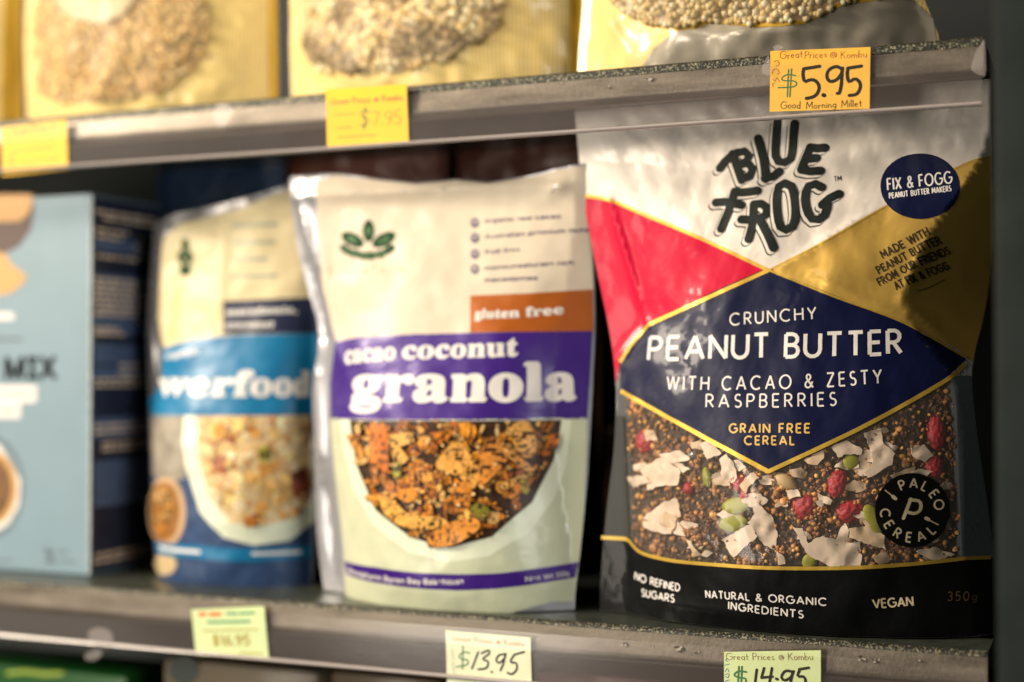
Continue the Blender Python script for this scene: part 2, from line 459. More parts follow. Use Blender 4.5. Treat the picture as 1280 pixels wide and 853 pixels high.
def font_text(part, txt, base, xh_px, m, off, font='serif', thick=.012, space=1.0, step=.002, xh=.47):
    """filled letters on a baseline; their outlines are traced with a ribbon to thicken them and round the corners"""
    s = part.s
    bm = text_mesh(bold_serif(txt) if font == 'serif' else txt, FONT_SERIF if font == 'serif' else FONT_SANS, 0.0, space)
    if not bm.verts: bm.free(); return
    bmesh.ops.remove_doubles(bm, verts=bm.verts[:], dist=1e-5)
    xs = [v.co.x for v in bm.verts]; x0, x1 = min(xs), max(xs)
    Bp = [np.array(s.hit(*p)) for p in base]; mid = base[len(base) // 2]
    a = np.array(s.hit(*mid)); b = np.array(s.hit(mid[0], mid[1] - xh_px)); H = np.linalg.norm(b - a) / xh
    P0, P2 = Bp[0], Bp[-1]; cp = .5 * (P0 + P2) if len(Bp) == 2 else 2 * Bp[1] - .5 * (P0 + P2)
    for v in bm.verts:
        t = (v.co.x - x0) / (x1 - x0)
        c = (1 - t) ** 2 * P0 + 2 * t * (1 - t) * cp + t * t * P2
        d = 2 * (1 - t) * (cp - P0) + 2 * t * (P2 - cp); d /= np.linalg.norm(d)
        q = c + np.array([-d[1], d[0]]) * v.co.y * H
        v.co = (q[0], 0, q[1])
    if thick:
        nb = {}
        for e_ in bm.edges:
            if len(e_.link_faces) == 1:
                i, j = e_.verts[0], e_.verts[1]; nb.setdefault(i, []).append(j); nb.setdefault(j, []).append(i)
        seen = set(); k = 0
        for v0 in list(nb):
            if v0 in seen: continue
            loop = [v0]; seen.add(v0); cur = v0
            while True:
                nx = [u for u in nb[cur] if u not in seen]
                if not nx: break
                cur = nx[0]; seen.add(cur); loop.append(cur)
            pts = [(v.co.x, v.co.z) for v in loop]; pts.append(pts[0])
            part.stroke(np.array(pts), 2 * thick * H, m, off + 6e-6 + (k % 6) * 6e-6, True); k += 1
    grid_cut(bm, step)
    bm.verts.index_update()
    V = np.array([(v.co.x, v.co.z) for v in bm.verts]); F = [[v.index for v in f.verts] for f in bm.faces]
    bm.free()
    part.flat2d(V, F, m, off)

# ------------------------------------------------------------------ solid shapes
class MB:
    def __init__(s): s.bm = bmesh.new()
    def box(s, a, b, bev=0.0):
        r = bmesh.ops.create_cube(s.bm, size=1.0)
        for v in r['verts']:
            v.co = Vector([(a[i] + b[i]) / 2 + v.co[i] * (b[i] - a[i]) for i in range(3)])
        if bev:
            es = list({e for v in r['verts'] for e in v.link_edges})
            bmesh.ops.bevel(s.bm, geom=es, offset=bev, segments=2, affect='EDGES', profile=.6)
        return s
    def extrude_x(s, prof, x0, x1, n=1, closed=True, jitter=None):
        rows = []
        for i in range(n + 1):
            x = x0 + (x1 - x0) * i / n
            rows.append([s.bm.verts.new((x, y, z)) for y, z in prof])
        k = len(prof)
        for i in range(n):
            for j in range(k if closed else k - 1):
                s.bm.faces.new([rows[i][j], rows[i][(j + 1) % k], rows[i + 1][(j + 1) % k], rows[i + 1][j]])
        if closed:
            s.bm.faces.new(rows[0]); s.bm.faces.new(rows[-1][::-1])
        bmesh.ops.recalc_face_normals(s.bm, faces=s.bm.faces[:])
        return s
    def build(s, name, m, parent=None, origin=(0, 0, 0), smooth=False):
        for v in s.bm.verts: v.co -= Vector(origin)
        me = bpy.data.meshes.new(name); s.bm.to_mesh(me); s.bm.free()
        me.materials.append(m)
        if smooth:
            me.polygons.foreach_set('use_smooth', [True] * len(me.polygons))
            me.set_sharp_from_angle(angle=R(40))
        return link_mesh(name, me, parent)

def ico(sub):
    bm = bmesh.new(); bmesh.ops.create_icosphere(bm, subdivisions=sub, radius=1.0)
    bm.verts.index_update()
    V = np.array([v.co[:] for v in bm.verts]); F = np.array([[v.index for v in f.verts] for f in bm.faces]); bm.free()
    return V, F
ICO1, ICO2, ICO3 = ico(1), ico(2), ico(4)
def blobs(name, items, m, parent, base=ICO1, rough=.25, seed=3):
    """many small grains as ONE stuff mesh; items: (centre, 3x3 axes, rgb)"""
    r = np.random.RandomState(seed); BV, BF = base; Vs = []; Fs = []; Cs = []
    for i, (c, A, col) in enumerate(items):
        d = 1 + rough * r.uniform(-1, 1, (len(BV), 1))
        Vs.append((BV * d) @ np.asarray(A).T + c); Fs.append(BF + i * len(BV)); Cs.append(np.tile([*col, 1.0], (len(BV), 1)))
    me = bpy.data.meshes.new(name); me.from_pydata(np.concatenate(Vs).tolist(), [], np.concatenate(Fs).tolist())
    a = me.color_attributes.new('Col', 'FLOAT_COLOR', 'POINT'); a.data.foreach_set('color', np.concatenate(Cs).ravel())
    me.polygons.foreach_set('use_smooth', [True] * len(me.polygons))
    me.materials.append(m)
    return link_mesh(name, me, parent)
def frame_at(n, ang=0.0):
    """3x3 axes lying on a surface: u, v in the sheet, n outward"""
    n = np.asarray(n); u = np.cross(n, [0, 0, 1.0]); u = -u / np.linalg.norm(u); v = np.cross(n, u); v = v if v[2] > 0 else -v
    c, s_ = math.cos(ang), math.sin(ang)
    return np.stack([u * c + v * s_, -u * s_ + v * c, n], 1)
def rand_rot(r):
    q = r.normal(size=4); q /= np.linalg.norm(q); return np.array(Matrix.Identity(3) if False else __import__('mathutils').Quaternion(q).to_matrix())
def in_poly(x, z, poly):
    c = False; j = len(poly) - 1
    for i in range(len(poly)):
        if (poly[i][1] > z) != (poly[j][1] > z) and x < (poly[j][0] - poly[i][0]) * (z - poly[i][1]) / (poly[j][1] - poly[i][1]) + poly[i][0]: c = not c
        j = i
    return c
def scatter(poly, n, seed):
    r = np.random.RandomState(seed); P = np.array(poly); lo, hi = P.min(0), P.max(0); out = []
    while len(out) < n:
        x, z = r.uniform(lo, hi)
        if in_poly(x, z, poly): out.append((x, z))
    return out

def bag_shell(name, surf, zb, top_pts, m_front, parent, m_back, back=.55, gap=.0006):
    """front sheet + back sheet + underside of a bag as one mesh; top_pts: measured top edge from left to right"""
    tops = top_pts
    ztl, ztr = tops[0][1], tops[-1][1]
    outl = surf.edgeL(zb, ztl, 24) + tops[1:-1] + surf.edgeR(ztr, zb, 24)
    p = Part(surf); V, F = poly_tris(outl, .0025); p.flat2d(V, F, m_front, 0.0)
    fy = surf.f(V[:, 0], V[:, 1]); P = np.stack([V[:, 0], surf.Yp + back * np.maximum(fy, 0) + np.maximum(-fy, 0) + gap, V[:, 1]], 1) - surf.o
    Nb = np.tile([0, 1.0, 0], (len(V), 1)); F3 = []
    for f in F:
        q = V[list(f)]; ar = np.dot(q[:, 0], np.roll(q[:, 1], -1)) - np.dot(q[:, 1], np.roll(q[:, 0], -1)); F3.append(list(f)[::-1] if ar > 0 else list(f))
    p.raw(P, Nb, F3, m_back)
    xs = np.linspace(float(surf.xl(np.array(zb))), float(surf.xr(np.array(zb))), 60); zz = np.full_like(xs, zb)
    fr = np.stack([xs, surf.y(xs, zz), zz], 1) - surf.o; bk = np.stack([xs, surf.Yp + back * np.maximum(surf.f(xs, zz), 0) + gap, zz], 1) - surf.o
    VV = np.concatenate([fr, bk]); n = len(xs)
    p.raw(VV, np.tile([0, 0, -1.0], (2 * n, 1)), [[i, n + i, n + i + 1, i + 1] for i in range(n - 1)], m_back)
    return p.build(name, parent), outl
exec_parts = None

# ================================================================== THE PLACE
D = 0.748                     # front face of both shelves
Z1 = 0.308                    # top of the upper deck (lower deck top is z = 0)
XL, XR = -1.05, -0.056

def rail_mat():
    m = bpy.data.materials.new('worn_steel'); m.use_nodes = True; n = m.node_tree.nodes; l = m.node_tree.links; b = n['Principled BSDF']
    g = n.new('ShaderNodeNewGeometry')
    mp_ = n.new('ShaderNodeMapping'); mp_.inputs['Scale'].default_value = (8, 26, 40); l.new(g.outputs['Position'], mp_.inputs['Vector'])
    t = n.new('ShaderNodeTexNoise'); t.inputs['Scale'].default_value = 2.2; t.inputs['Detail'].default_value = 6; t.inputs['Roughness'].default_value = .65; l.new(mp_.outputs[0], t.inputs['Vector'])
    t2 = n.new('ShaderNodeTexNoise'); t2.inputs['Scale'].default_value = 420; t2.inputs['Detail'].default_value = 3; l.new(g.outputs['Position'], t2.inputs['Vector'])
    r = n.new('ShaderNodeValToRGB'); e = r.color_ramp.elements; e[0].position = .34; e[0].color = (.080, .068, .055, 1); e[1].position = .70; e[1].color = (.21, .18, .145, 1)
    k = e.new(.5); k.color = (.14, .12, .095, 1)
    l.new(t.outputs[0], r.inputs[0]); l.new(r.outputs[0], b.inputs['Base Color'])
    mr = n.new('ShaderNodeMapRange'); mr.inputs['To Min'].default_value = .36; mr.inputs['To Max'].default_value = .58; l.new(t.outputs[0], mr.inputs['Value']); l.new(mr.outputs[0], b.inputs['Roughness'])
    b.inputs['Metallic'].default_value = .8
    bp = n.new('ShaderNodeBump'); bp.inputs['Strength'].default_value = .35; bp.inputs['Distance'].default_value = .0004; l.new(t2.outputs[0], bp.inputs['Height']); l.new(bp.outputs[0], b.inputs['Normal'])
    return m
m_metal = rail_mat()
m_deck = mat('deck_steel', (.075, .085, .07), rough=.34, metal=.35, bump=.3, bscale=400, var=.35, vscale=90)
m_post = mat('post_paint', (.013, .018, .016), rough=.6, spec=.12, bump=.2, bscale=200, var=.25, vscale=30)
m_back = mat('back_panel_paint', (.006, .010, .012), rough=.7)
m_strip = clear_mat('ticket_plastic', haze=.035, hazecol=(.80, .66, .62), rough=.16, gloss=.5, bump=.2, bscale=60, bdist=.0003)
m_bead = mat('plastic_bead', (.42, .37, .35), rough=.15, coat=.6)
m_residue = clear_mat('glue_residue', haze=.2, hazecol=(.72, .64, .62), rough=.35, gloss=.6, bump=.5, bscale=300)

# speckled knurled edge of the decks
def knurl_mat():
    m = bpy.data.materials.new('knurled_edge'); m.use_nodes = True; n = m.node_tree.nodes; l = m.node_tree.links; b = n['Principled BSDF']
    g = n.new('ShaderNodeNewGeometry'); t = n.new('ShaderNodeTexNoise'); t.inputs['Scale'].default_value = 900; t.inputs['Detail'].default_value = 2
    l.new(g.outputs['Position'], t.inputs['Vector'])
    r = n.new('ShaderNodeValToRGB'); r.color_ramp.elements[0].position = .50; r.color_ramp.elements[0].color = (.016, .018, .014, 1)
    r.color_ramp.elements[1].position = .66; r.color_ramp.elements[1].color = (.26, .24, .16, 1)
    l.new(t.outputs[0], r.inputs[0]); l.new(r.outputs[0], b.inputs['Base Color'])
    b.inputs['Roughness'].default_value = .5; b.inputs['Metallic'].default_value = .3
    bp = n.new('ShaderNodeBump'); bp.inputs['Strength'].default_value = .7; bp.inputs['Distance'].default_value = .0006
    l.new(t.outputs[0], bp.inputs['Height']); l.new(bp.outputs[0], b.inputs['Normal']); return m
m_knurl = knurl_mat()

# setting: the dark back wall
b = MB(); b.box((-1.3, 1.22, -.45), (.10, 1.24, .75)); o = b.build('back_wall', m_back); o['kind'] = 'structure'

def shelf(zt, label, kz=.0042):
    org = (XR, D, zt)
    t = empty('metal_shelf', org, label, 'shelf')
    bm = MB(); bm.box((XL, D + .0035, zt - .011), (XR, 1.215, zt - .0002)); bm.build('deck', m_deck, t, org)
    kn = MB(); kn.extrude_x([(D + .0026, zt + .0004), (D + .001, zt + .0006), (D - .0006, zt - .0006), (D - .0010, zt - kz), (D + .003, zt - kz)], XL, XR)
    kn.build('knurled_edge', m_knurl, t, org)
    pr = [(D - .0008, -.0002 - kz), (D - .0013, -.0085), (D - .0018, -.0135), (D - .0020, -.0160), (D - .0016, -.0168), (D + .0006, -.0195), (D + .0036, -.0200), (D + .0042, -.0190), (D + .0042, -.0130), (D + .0033, -.0110), (D + .0033, -.0002 - kz)]
    fr = MB(); fr.extrude_x([(y, zt + z) for y, z in pr], XL, XR); fr.build('front_rail', m_metal, t, org, smooth=True)
    # clear ticket holder: thin front sheet, thin back sheet and the rounded bead along its bottom
    sh = MB()
    sh.extrude_x([(D - .0076, zt - .0060), (D - .0080, zt - .0160), (D - .0080, zt - .0330)], XL, XR - .0004, closed=False)
    sh.extrude_x([(D - .0044, zt - .0170), (D - .0046, zt - .0330)], XL, XR - .0004, closed=False)
    sh.build('ticket_holder', m_strip, t, org)
    be = MB(); be.extrude_x([(D - .0064 + .0021 * math.cos(R(a)), zt - .0344 + .0013 * math.sin(R(a))) for a in range(0, 360, 30)], XL, XR - .0004)
    be.build('holder_lip', m_bead, t, org, smooth=True)
    return t
UP = shelf(Z1, 'upper metal shelf whose rail holds the orange and yellow price tickets')
LO = shelf(0.0, 'lower metal shelf with dusty deck whose rail holds the pale green tickets', .0020)
def residue(pts, par, zt, Yp=D - .0086):
    s = Surf(Yp, origin=(XR, D, zt)); p = Part(s); p.px([q for q in smooth_pts(pts + pts[:1])][:-1], m_residue, 0.0, None); p.build('glue_residue', par)
residue([(956, 76), (961, 70), (963, 92), (957, 94), (952, 88)], UP, Z1)
residue([(966, 59), (972, 56.5), (979, 60), (970, 64)], UP, Z1)
residue([(1220, 64), (1226, 56), (1231, 52), (1232, 92), (1226, 94), (1217, 90), (1214, 84)], UP, Z1)
residue([(264, 140), (275, 130), (287, 131), (291, 140), (284, 156), (272, 158)], UP, Z1)
residue([(110, 790), (120, 785), (134, 787), (141, 796), (139, 808), (126, 808), (112, 800)], LO, 0.0)
residue([(106, 818), (120, 812), (128, 816), (120, 825), (108, 825)], LO, 0.0)

def dirt(par, zt, spots, seed):
    s = Surf(D - .0024, origin=(XR, D, zt)); p = Part(s); r = random.Random(seed)
    for (cx, cy, rad) in spots:
        for k in range(7):
            a = r.uniform(0, 6.28); d = rad * r.uniform(0, 1); q = r.uniform(.3, .55) * rad
            p.px([(cx + d * math.cos(a) + q * r.uniform(.6, 1.2) * math.cos(b_ * .9), cy + d * .7 * math.sin(a) + q * .8 * r.uniform(.6, 1.2) * math.sin(b_ * .9)) for b_ in range(7)], m_dirt if k % 3 else m_chip, k * 1e-5, None)
    p.build('dirt', par)['kind'] = 'stuff'
m_dirt = mat('dirt', (.03, .026, .02), rough=.8); m_chip = mat('chipped_paint', (.38, .34, .28), rough=.7)
dirt(LO, 0.0, [(780, 807, 5), (848, 812, 6), (872, 816, 3), (672, 800, 3), (1076, 824, 5), (1095, 826, 4), (708, 801, 2), (745, 805, 2), (815, 808, 2), (1150, 826, 3)], 4)
dirt(UP, Z1, [(812, 98, 5), (760, 110, 2.5), (745, 99, 2), (772, 93, 2), (700, 104, 2), (1180, 60, 3)], 7)

# right-hand upright in front of the shelf ends, and a low support shelf under the bottom row
def upright():
    x0 = at(1243, 400, .632)[0]
    bm = MB(); bm.box((x0, .632, -.45), (x0 + .045, .662, .75), bev=.003)
    o = bm.build('shelf_upright', m_post, None, (x0, .632, -.45), smooth=True); o.location = (x0, .632, -.45)
    tag(o, 'dark grey green steel upright at the right edge beside the big foil pouch', 'upright')
    s = MB(); s.box((x0 + .012, .664, -.45), (x0 + .030, 1.2, .75)); s.build('side_panel', m_post, o, (x0, .632, -.45))
upright()
bm = MB(); bm.box((XL, D + .01, -.382), (XR, 1.21, -.366)); o = bm.build('bottom_shelf', m_deck, None, (XL, D, -.366)); o.location = (XL, D, -.366)
tag(o, 'lowest dark metal shelf carrying the row of packets under the lower rail', 'shelf')

# ------------------------------------------------------------------ price tickets
m_black = mat('marker_ink', (.008, .008, .008), rough=.7, spec=.1)
m_green_ink = mat('green_ink', (.02, .16, .03), rough=.6)
m_red_ink = mat('red_ink', (.42, .10, .03), rough=.6)
m_brown_ink = mat('brown_ink', (.24, .12, .03), rough=.6)
m_olive_ink = mat('olive_ink', (.40, .27, .02), rough=.6)
def paper(name, c): return mat(name, c, rough=.65, var=.04, vscale=60)
m_orange_p = paper('orange_paper', (.90, .50, .045)); m_yellow_p = paper('yellow_paper', (.92, .55, .006)); m_pale_p = paper('pale_green_paper', (.64, .76, .38)); m_cream_p = paper('cream_green_paper', (.74, .77, .52))
def ticket(corners, m, label, Yp=D - .0060, curl=0):
    c = np.mean([at(x, y, Yp) for x, y in corners], 0)
    s = Surf(Yp, origin=c); p = Part(s); p.px(corners, m, 0, None)
    V, F = poly_tris(s.W(corners), None); P, N = s.pos(V[:, 0], V[:, 1], -.0003); p.raw(P, -N, [f[::-1] if True else f for f in F], m)
    p.loc = c; p.label = label
    return p
def finish_ticket(p):
    o = p.build('price_ticket', None); o.location = p.loc
    return tag(o, p.label, 'price ticket', 'price tickets in the shelf rails')
T = 1.2e-4
p = ticket([(963, 64), (1088, 59), (1087, 136), (962, 140)], m_orange_p, 'orange price ticket reading 5.95 with green dollar sign')
k = dict(sc=3.765, ox=940, oy=0)
p.strokes_px([[(318, 313), (243, 325)], [(243, 325), (240, 352), (248, 384), (275, 376), (300, 382), (316, 408), (308, 440), (285, 458), (256, 464)]], 4.2, m_black, T, **k)
p.strokes_px([[(336, 448), (340, 450)]], 5.0, m_black, T, **k)
p.strokes_px([[(424, 326), (396, 314), (362, 330), (352, 360), (366, 384), (398, 376), (422, 345), (426, 322)], [(424, 326), (420, 400), (410, 442), (402, 440)]], 4.2, m_black, T, **k)
p.strokes_px([[(514, 312), (450, 322)], [(452, 322), (448, 350), (456, 386), (482, 372), (504, 384), (510, 412), (492, 444), (458, 450)]], 4.2, m_black, T, **k)
p.strokes_px([[(206, 357), (168, 352), (142, 366), (148, 380), (196, 382), (210, 396), (190, 410), (122, 414)], [(172, 328), (166, 456)], [(186, 326), (178, 456)]], 1.6, m_green_ink, T, **k)
stroke_text(p, 'Great', [(975, 74), (1003, 72)], 9.0, .08, m_red_ink, T, cap=True, jit=.05, seed=2)
stroke_text(p, 'Prices', [(1006, 73), (1033, 72)], 8.5, .08, m_red_ink, T, cap=True, jit=.05, seed=3)
stroke_text(p, '@', [(1038, 73), (1046, 72)], 10, .08, m_red_ink, T, cap=True)
stroke_text(p, 'Kombu', [(1051, 73), (1083, 72)], 8.5, .08, m_red_ink, T, cap=True, jit=.05, seed=4)
stroke_text(p, 'Good', [(976, 136.5), (1000, 135.5)], 9, .08, m_black, T, cap=True, jit=.05, seed=5)
stroke_text(p, 'Morning', [(1008, 136.5), (1045, 134.5)], 8.5, .08, m_black, T, cap=True, jit=.05, seed=6)
stroke_text(p, 'Millet', [(1052, 134.5), (1077, 133)], 9, .08, m_black, T, cap=True, jit=.05, seed=7)
p.strokes_px([[(104, 292), (120, 286), (128, 305), (112, 312)], [(96, 345), (100, 330), (118, 326), (128, 345), (118, 350)], [(98, 372), (108, 384), (116, 366), (128, 384)], [(100, 408), (96, 394), (110, 392)]], .8, m_red_ink, T, **k)
finish_ticket(p)
p = ticket([(407, 112), (508, 105), (511, 177), (409, 184)], m_yellow_p, 'bright yellow price ticket on the upper rail above the granola pouch')
stroke_text(p, 'Great Prices @ Kombu', [(413, 131), (503, 125)], 7.5, .13, m_red_ink, T, cap=True, jit=.04)
p.strokes_px([[(462, 140), (454, 138), (452, 145), (460, 150), (456, 158), (450, 156)], [(457, 134), (455, 162)]], 1.8, m_green_ink, T)
stroke_text(p, '7.95', [(466, 157), (501, 155)], 17, .08, m_olive_ink, T, cap=True, jit=.05)
p.strokes_px([[(420, 144), (444, 142)], [(421, 160), (440, 159)], [(422, 172), (470, 169)]], 1.0, m_brown_ink, T)
finish_ticket(p)
p = ticket([(1, 160), (83, 150), (85, 212), (3, 220)], m_yellow_p, 'bright yellow price ticket at the left end of the upper rail')
stroke_text(p, 'Great Prices @', [(15, 170), (70, 162)], 9, .16, m_red_ink, T, cap=True, jit=.04)
p.strokes_px([[(12, 178), (70, 172)], [(14, 190), (66, 184)], [(24, 203), (72, 198)]], 1.2, m_brown_ink, T)
p.strokes_px([[(18, 196), (12, 197), (13, 201), (18, 203), (12, 207)]], 1.8, m_green_ink, T)
finish_ticket(p)
p = ticket([(239, 762), (330, 758), (336, 823), (245, 820)], m_pale_p, 'pale green printed ticket reading 16.95 in small brown type')
m_orange_ink = mat('orange_ink', (.75, .16, .02), rough=.6); m_teal_ink = mat('teal_ink', (.05, .30, .14), rough=.6)
p.strokes_px([[(250, 768), (256, 768)], [(263, 768), (275, 768)]], 5, m_orange_ink, T)
p.strokes_px([[(284, 767), (296, 767)], [(300, 767), (318, 766)], [(260, 778), (312, 777)]], 3.2, m_teal_ink, T)
p.strokes_px([[(254, 789), (322, 787)], [(300, 816), (328, 817)]], 1.6, m_olive_ink, T)
stroke_text(p, '$16.95', [(267, 807), (312, 806)], 12, .2, m_olive_ink, T, cap=True)
finish_ticket(p)
p = ticket([(557, 788), (663, 797), (665, 870), (559, 862)], m_cream_p, 'cream green price ticket with 13.95 in slanted black handwriting')
stroke_text(p, 'Great Prices @ Kombu', [(566, 801), (655, 808)], 7, .13, m_orange_ink, T, cap=True, jit=.04)
k = dict(sc=3.368, ox=520, oy=720)
p.strokes_px([[(226, 325), (200, 322), (182, 338), (192, 350), (218, 356), (214, 374), (170, 384)], [(198, 296), (196, 392)]], 1.8, m_green_ink, T, **k)
p.strokes_px([[(262, 322), (236, 390)], [(276, 326), (306, 314), (308, 328), (282, 350), (304, 362), (296, 388), (262, 394)], [(318, 404), (321, 406)],
   [(374, 330), (350, 334), (338, 356), (352, 366), (372, 348), (378, 328)], [(374, 340), (368, 370), (356, 398)], [(456, 320), (414, 332)], [(414, 332), (398, 362), (422, 368), (424, 394), (404, 414), (386, 408)]], 2.6, m_black, T, **k)
p.strokes_px([[(565, 812), (567, 824)], [(566, 828), (568, 842)], [(585, 850), (592, 846), (594, 852)], [(624, 852), (640, 850)]], 1.0, mat('grey_ink', (.35, .36, .28), rough=.6), T)
finish_ticket(p)
p = ticket([(905, 815), (1026, 813), (1026, 905), (905, 905)], m_pale_p, 'pale green price ticket with 14.95 in thick black handwriting under the big foil pouch')
stroke_text(p, 'Great Prices @ Kombu', [(908, 825), (1016, 825)], 8.5, .09, m_brown_ink, T, cap=True, track=.2)
k = dict(sc=3.048, ox=860, oy=720)
p.strokes_px([[(222, 366), (192, 364), (176, 378), (196, 388), (220, 392), (214, 412), (174, 414)], [(194, 346), (190, 424)], [(206, 346), (202, 424)]], 2.4, m_green_ink, T, **k)
p.strokes_px([[(262, 358), (254, 420)], [(290, 352), (280, 388)], [(280, 388), (322, 384)], [(320, 352), (308, 420)], [(336, 392), (341, 394)], [(400, 366), (372, 362), (356, 384), (368, 398), (392, 386), (402, 364)], [(398, 372), (388, 420)], [(460, 350), (424, 356)], [(426, 356), (418, 382), (440, 384), (448, 404), (430, 424)]], 3.4, m_black, T, **k)
p.strokes_px([[(152, 326), (142, 322), (150, 316)], [(140, 340), (158, 336)], [(142, 364), (150, 352), (156, 366)], [(142, 376), (156, 372), (152, 388), (142, 382)], [(140, 402), (156, 396)]], .9, mat('blue_ink', (.10, .25, .30), rough=.6), T, **k)
finish_ticket(p)

# ------------------------------------------------------------------ BIG FOIL POUCH (peanut butter cereal)
BF = Surf(.787,
    L=[(716, 120), (726, 240), (745, 340), (762, 420), (771, 480), (768, 560), (757, 640), (750, 720), (748, 790)],
    Rr=[(1239, 120), (1238, 200), (1233, 300), (1218, 400), (1210, 455), (1218, 540), (1232, 640), (1241, 720), (1243, 800)],
    iL=[(742, 120), (752, 180), (766, 245), (788, 330), (810, 405), (792, 440), (776, 480), (779, 560), (783, 640), (785, 720), (776, 790)],
    iR=[(1237, 120), (1235, 180), (1212, 220), (1156, 300), (1124, 375), (1150, 425), (1190, 462), (1197, 490), (1200, 560), (1203, 640), (1206, 720), (1220, 790)],
    B=[('-.01', .022), ('0', .028), ('.015', .0335), ('.04', .036), ('.08', .035), ('.12', .029), ('.17', .018), ('.21', .010), ('.245', .0045), ('.27', .001), ('.30', .0005)],
    n=2.3,
    creases=[((762, 250), (811, 405), .0022, .0022), ((811, 405), (775, 450), .0016, .003), ((800, 270), (840, 420), -.0012, .006),
             ((1160, 300), (1128, 375), .0020, .0035), ((1128, 375), (1185, 432), .0016, .003), ((1100, 262), (985, 335), .0010, .003), ((1020, 345), (1130, 395), .0010, .003),
             ((850, 420), (880, 480), .0013, .006), ((930, 360), (905, 410), .0010, .006), ((820, 745), (960, 760), .0014, .005), ((905, 760), (940, 790), -.0016, .006), ((1010, 770), (1090, 790), .0010, .006),
             ((730, 200), (900, 215), -.0010, .006), ((1000, 190), (1200, 175), .0012, .007), ((1080, 205), (1230, 182), -.0010, .005)],
    noise=[(.00075, .055, 4), (.00026, .019, 9), (.00007, .007, 12)], origin=(0, 0, 0), fin=.10, finR=1.5)
c0 = at(980, 470, .787); BFO = np.array([c0[0], .787, 0.0]); BF.o = BFO
m_foil_back = mat('pouch_back_film', (.05, .055, .06), rough=.45, metal=.2)
m_film = clear_mat('clear_pouch_film', haze=.05, hazecol=(.72, .66, .58), rough=.12, gloss=.36, bump=.6, bscale=60, bdist=.0008)
def foil(name, c, **k):
    d = dict(rough=.45, metal=.08, coat=.18, spec=.35, coat_rough=.16, bump=.22, bscale=75, bdist=.0008, var=.03, vscale=60); d.update(k)
    return mat(name, c, **d)
m_white = foil('pearl_white_foil', (.72, .66, .59), metal=.25, coat=.45, coat_rough=.08, bump=.4, bscale=45)
m_red = foil('raspberry_red_foil', (.62, .004, .042), coat=.2, coat_rough=.12, spec=.15, metal=0)
m_goldf = foil('gold_foil', (.82, .52, .12), metal=.5, rough=.36, spec=.3, coat=.4, coat_rough=.08, bump=.4, bscale=45)
m_trim = foil('gold_trim', (.62, .40, .06), metal=.45)
m_navy = foil('navy_foil', (.0035, .0065, .040), coat=.10, metal=0, coat_rough=.09, spec=.2, bump=.45, bscale=42)
m_blackf = foil('black_foil', (.004, .0045, .005), coat=.14, metal=0, spec=.12, coat_rough=.08, bump=.5, bscale=45)
m_wtxt = mat('white_print', (.80, .76, .72), rough=.5)
m_gtxt = mat('gold_print', (.75, .48, .12), rough=.5)
m_logo = mat('dark_green_print', (.006, .011, .009), rough=.5, spec=.2)
m_fin = foil('frosted_gusset', (.05, .052, .05), metal=0, rough=.6, coat=.05, spec=.2)

POUCH = empty('cereal_pouch', BFO, 'large foil stand-up pouch with red, gold and navy panels and a clear window of cereal', 'pouch')
ZT = .2945
body, outl = bag_shell('clear_film', BF, .0006, [(float(BF.xl(np.array(ZT))), ZT), (float(BF.xr(np.array(ZT))), ZT)], m_film, POUCH, m_foil_back)
Lz = lambda py, px=760: BF.hit(px, py)[1]
L1, L2, L3 = 1.6e-4, 3.0e-4, 4.4e-4
z_lwr = BF.hit(727, 243)[1]; z_rwr = BF.hit(1236, 197)[1]
# white top with the logo
P = Part(BF)
P.poly(BF.edgeL(z_lwr, ZT, 16) + BF.edgeR(ZT, z_rwr, 16) + BF.W([(1200, 208), (1100, 262), (1025, 305), (967, 337), (957, 336), (880, 300), (800, 266), (765, 251)]), m_white, L1)
BLUE = [[(172, 345), (190, 318), (228, 284), (262, 262)], [(238, 268), (288, 408)], [(262, 264), (304, 254), (326, 276), (318, 304), (272, 330)], [(276, 328), (322, 318), (346, 345), (340, 378), (288, 406)],
        [(374, 186), (404, 300), (416, 402)], [(410, 398), (456, 388), (488, 362)],
        [(478, 94), (470, 190), (466, 268), (480, 306), (510, 316), (540, 304), (556, 262), (562, 180), (568, 108)],
        [(652, 236), (604, 350)], [(652, 234), (700, 240), (728, 236)], [(630, 296), (684, 290)], [(604, 352), (660, 362), (706, 358)],
        [(250, 470), (222, 560), (178, 668)], [(250, 470), (300, 474), (368, 464)], [(150, 528), (200, 524), (284, 540)],
        [(352, 540), (346, 640), (324, 722)], [(352, 538), (404, 536), (424, 572), (404, 606), (350, 618)], [(286, 618), (360, 622)], [(392, 632), (428, 700), (456, 768)],
        [(518, 426), (486, 440), (474, 510), (478, 590), (494, 660), (522, 674), (556, 656), (574, 600), (570, 510), (554, 444), (518, 426)],
        [(712, 446), (680, 428), (642, 442), (624, 500), (636, 570), (664, 616), (704, 616), (736, 580), (744, 520)], [(716, 540), (744, 512), (804, 482)]]
kk = dict(sc=4.264, ox=860, oy=130)
P.strokes_px(BLUE, 10.0, m_logo, L2, dx=-4.6, dy=4.6, **kk)
P.strokes_px(BLUE, 10.0, m_white, L2 + 1.8e-4, dx=-3.2, dy=3.2, **kk)
P.strokes_px(BLUE, 10.6, m_logo, L2 + 3.6e-4, **kk)
stroke_text(P, 'TM', [(1043, 227), (1052, 226)], 6, .17, m_logo, L2)
P.build('white_panel', POUCH)
P = Part(BF)
P.poly(BF.edgeL(BF.hit(771, 480)[1], z_lwr, 16) + BF.W([(765, 251), (800, 266), (880, 300), (957, 336), (811, 405), (790, 430), (775, 452)]), m_red, L1)
P.build('red_panel', POUCH)
P = Part(BF)
zg = BF.hit(1209, 452)[1]
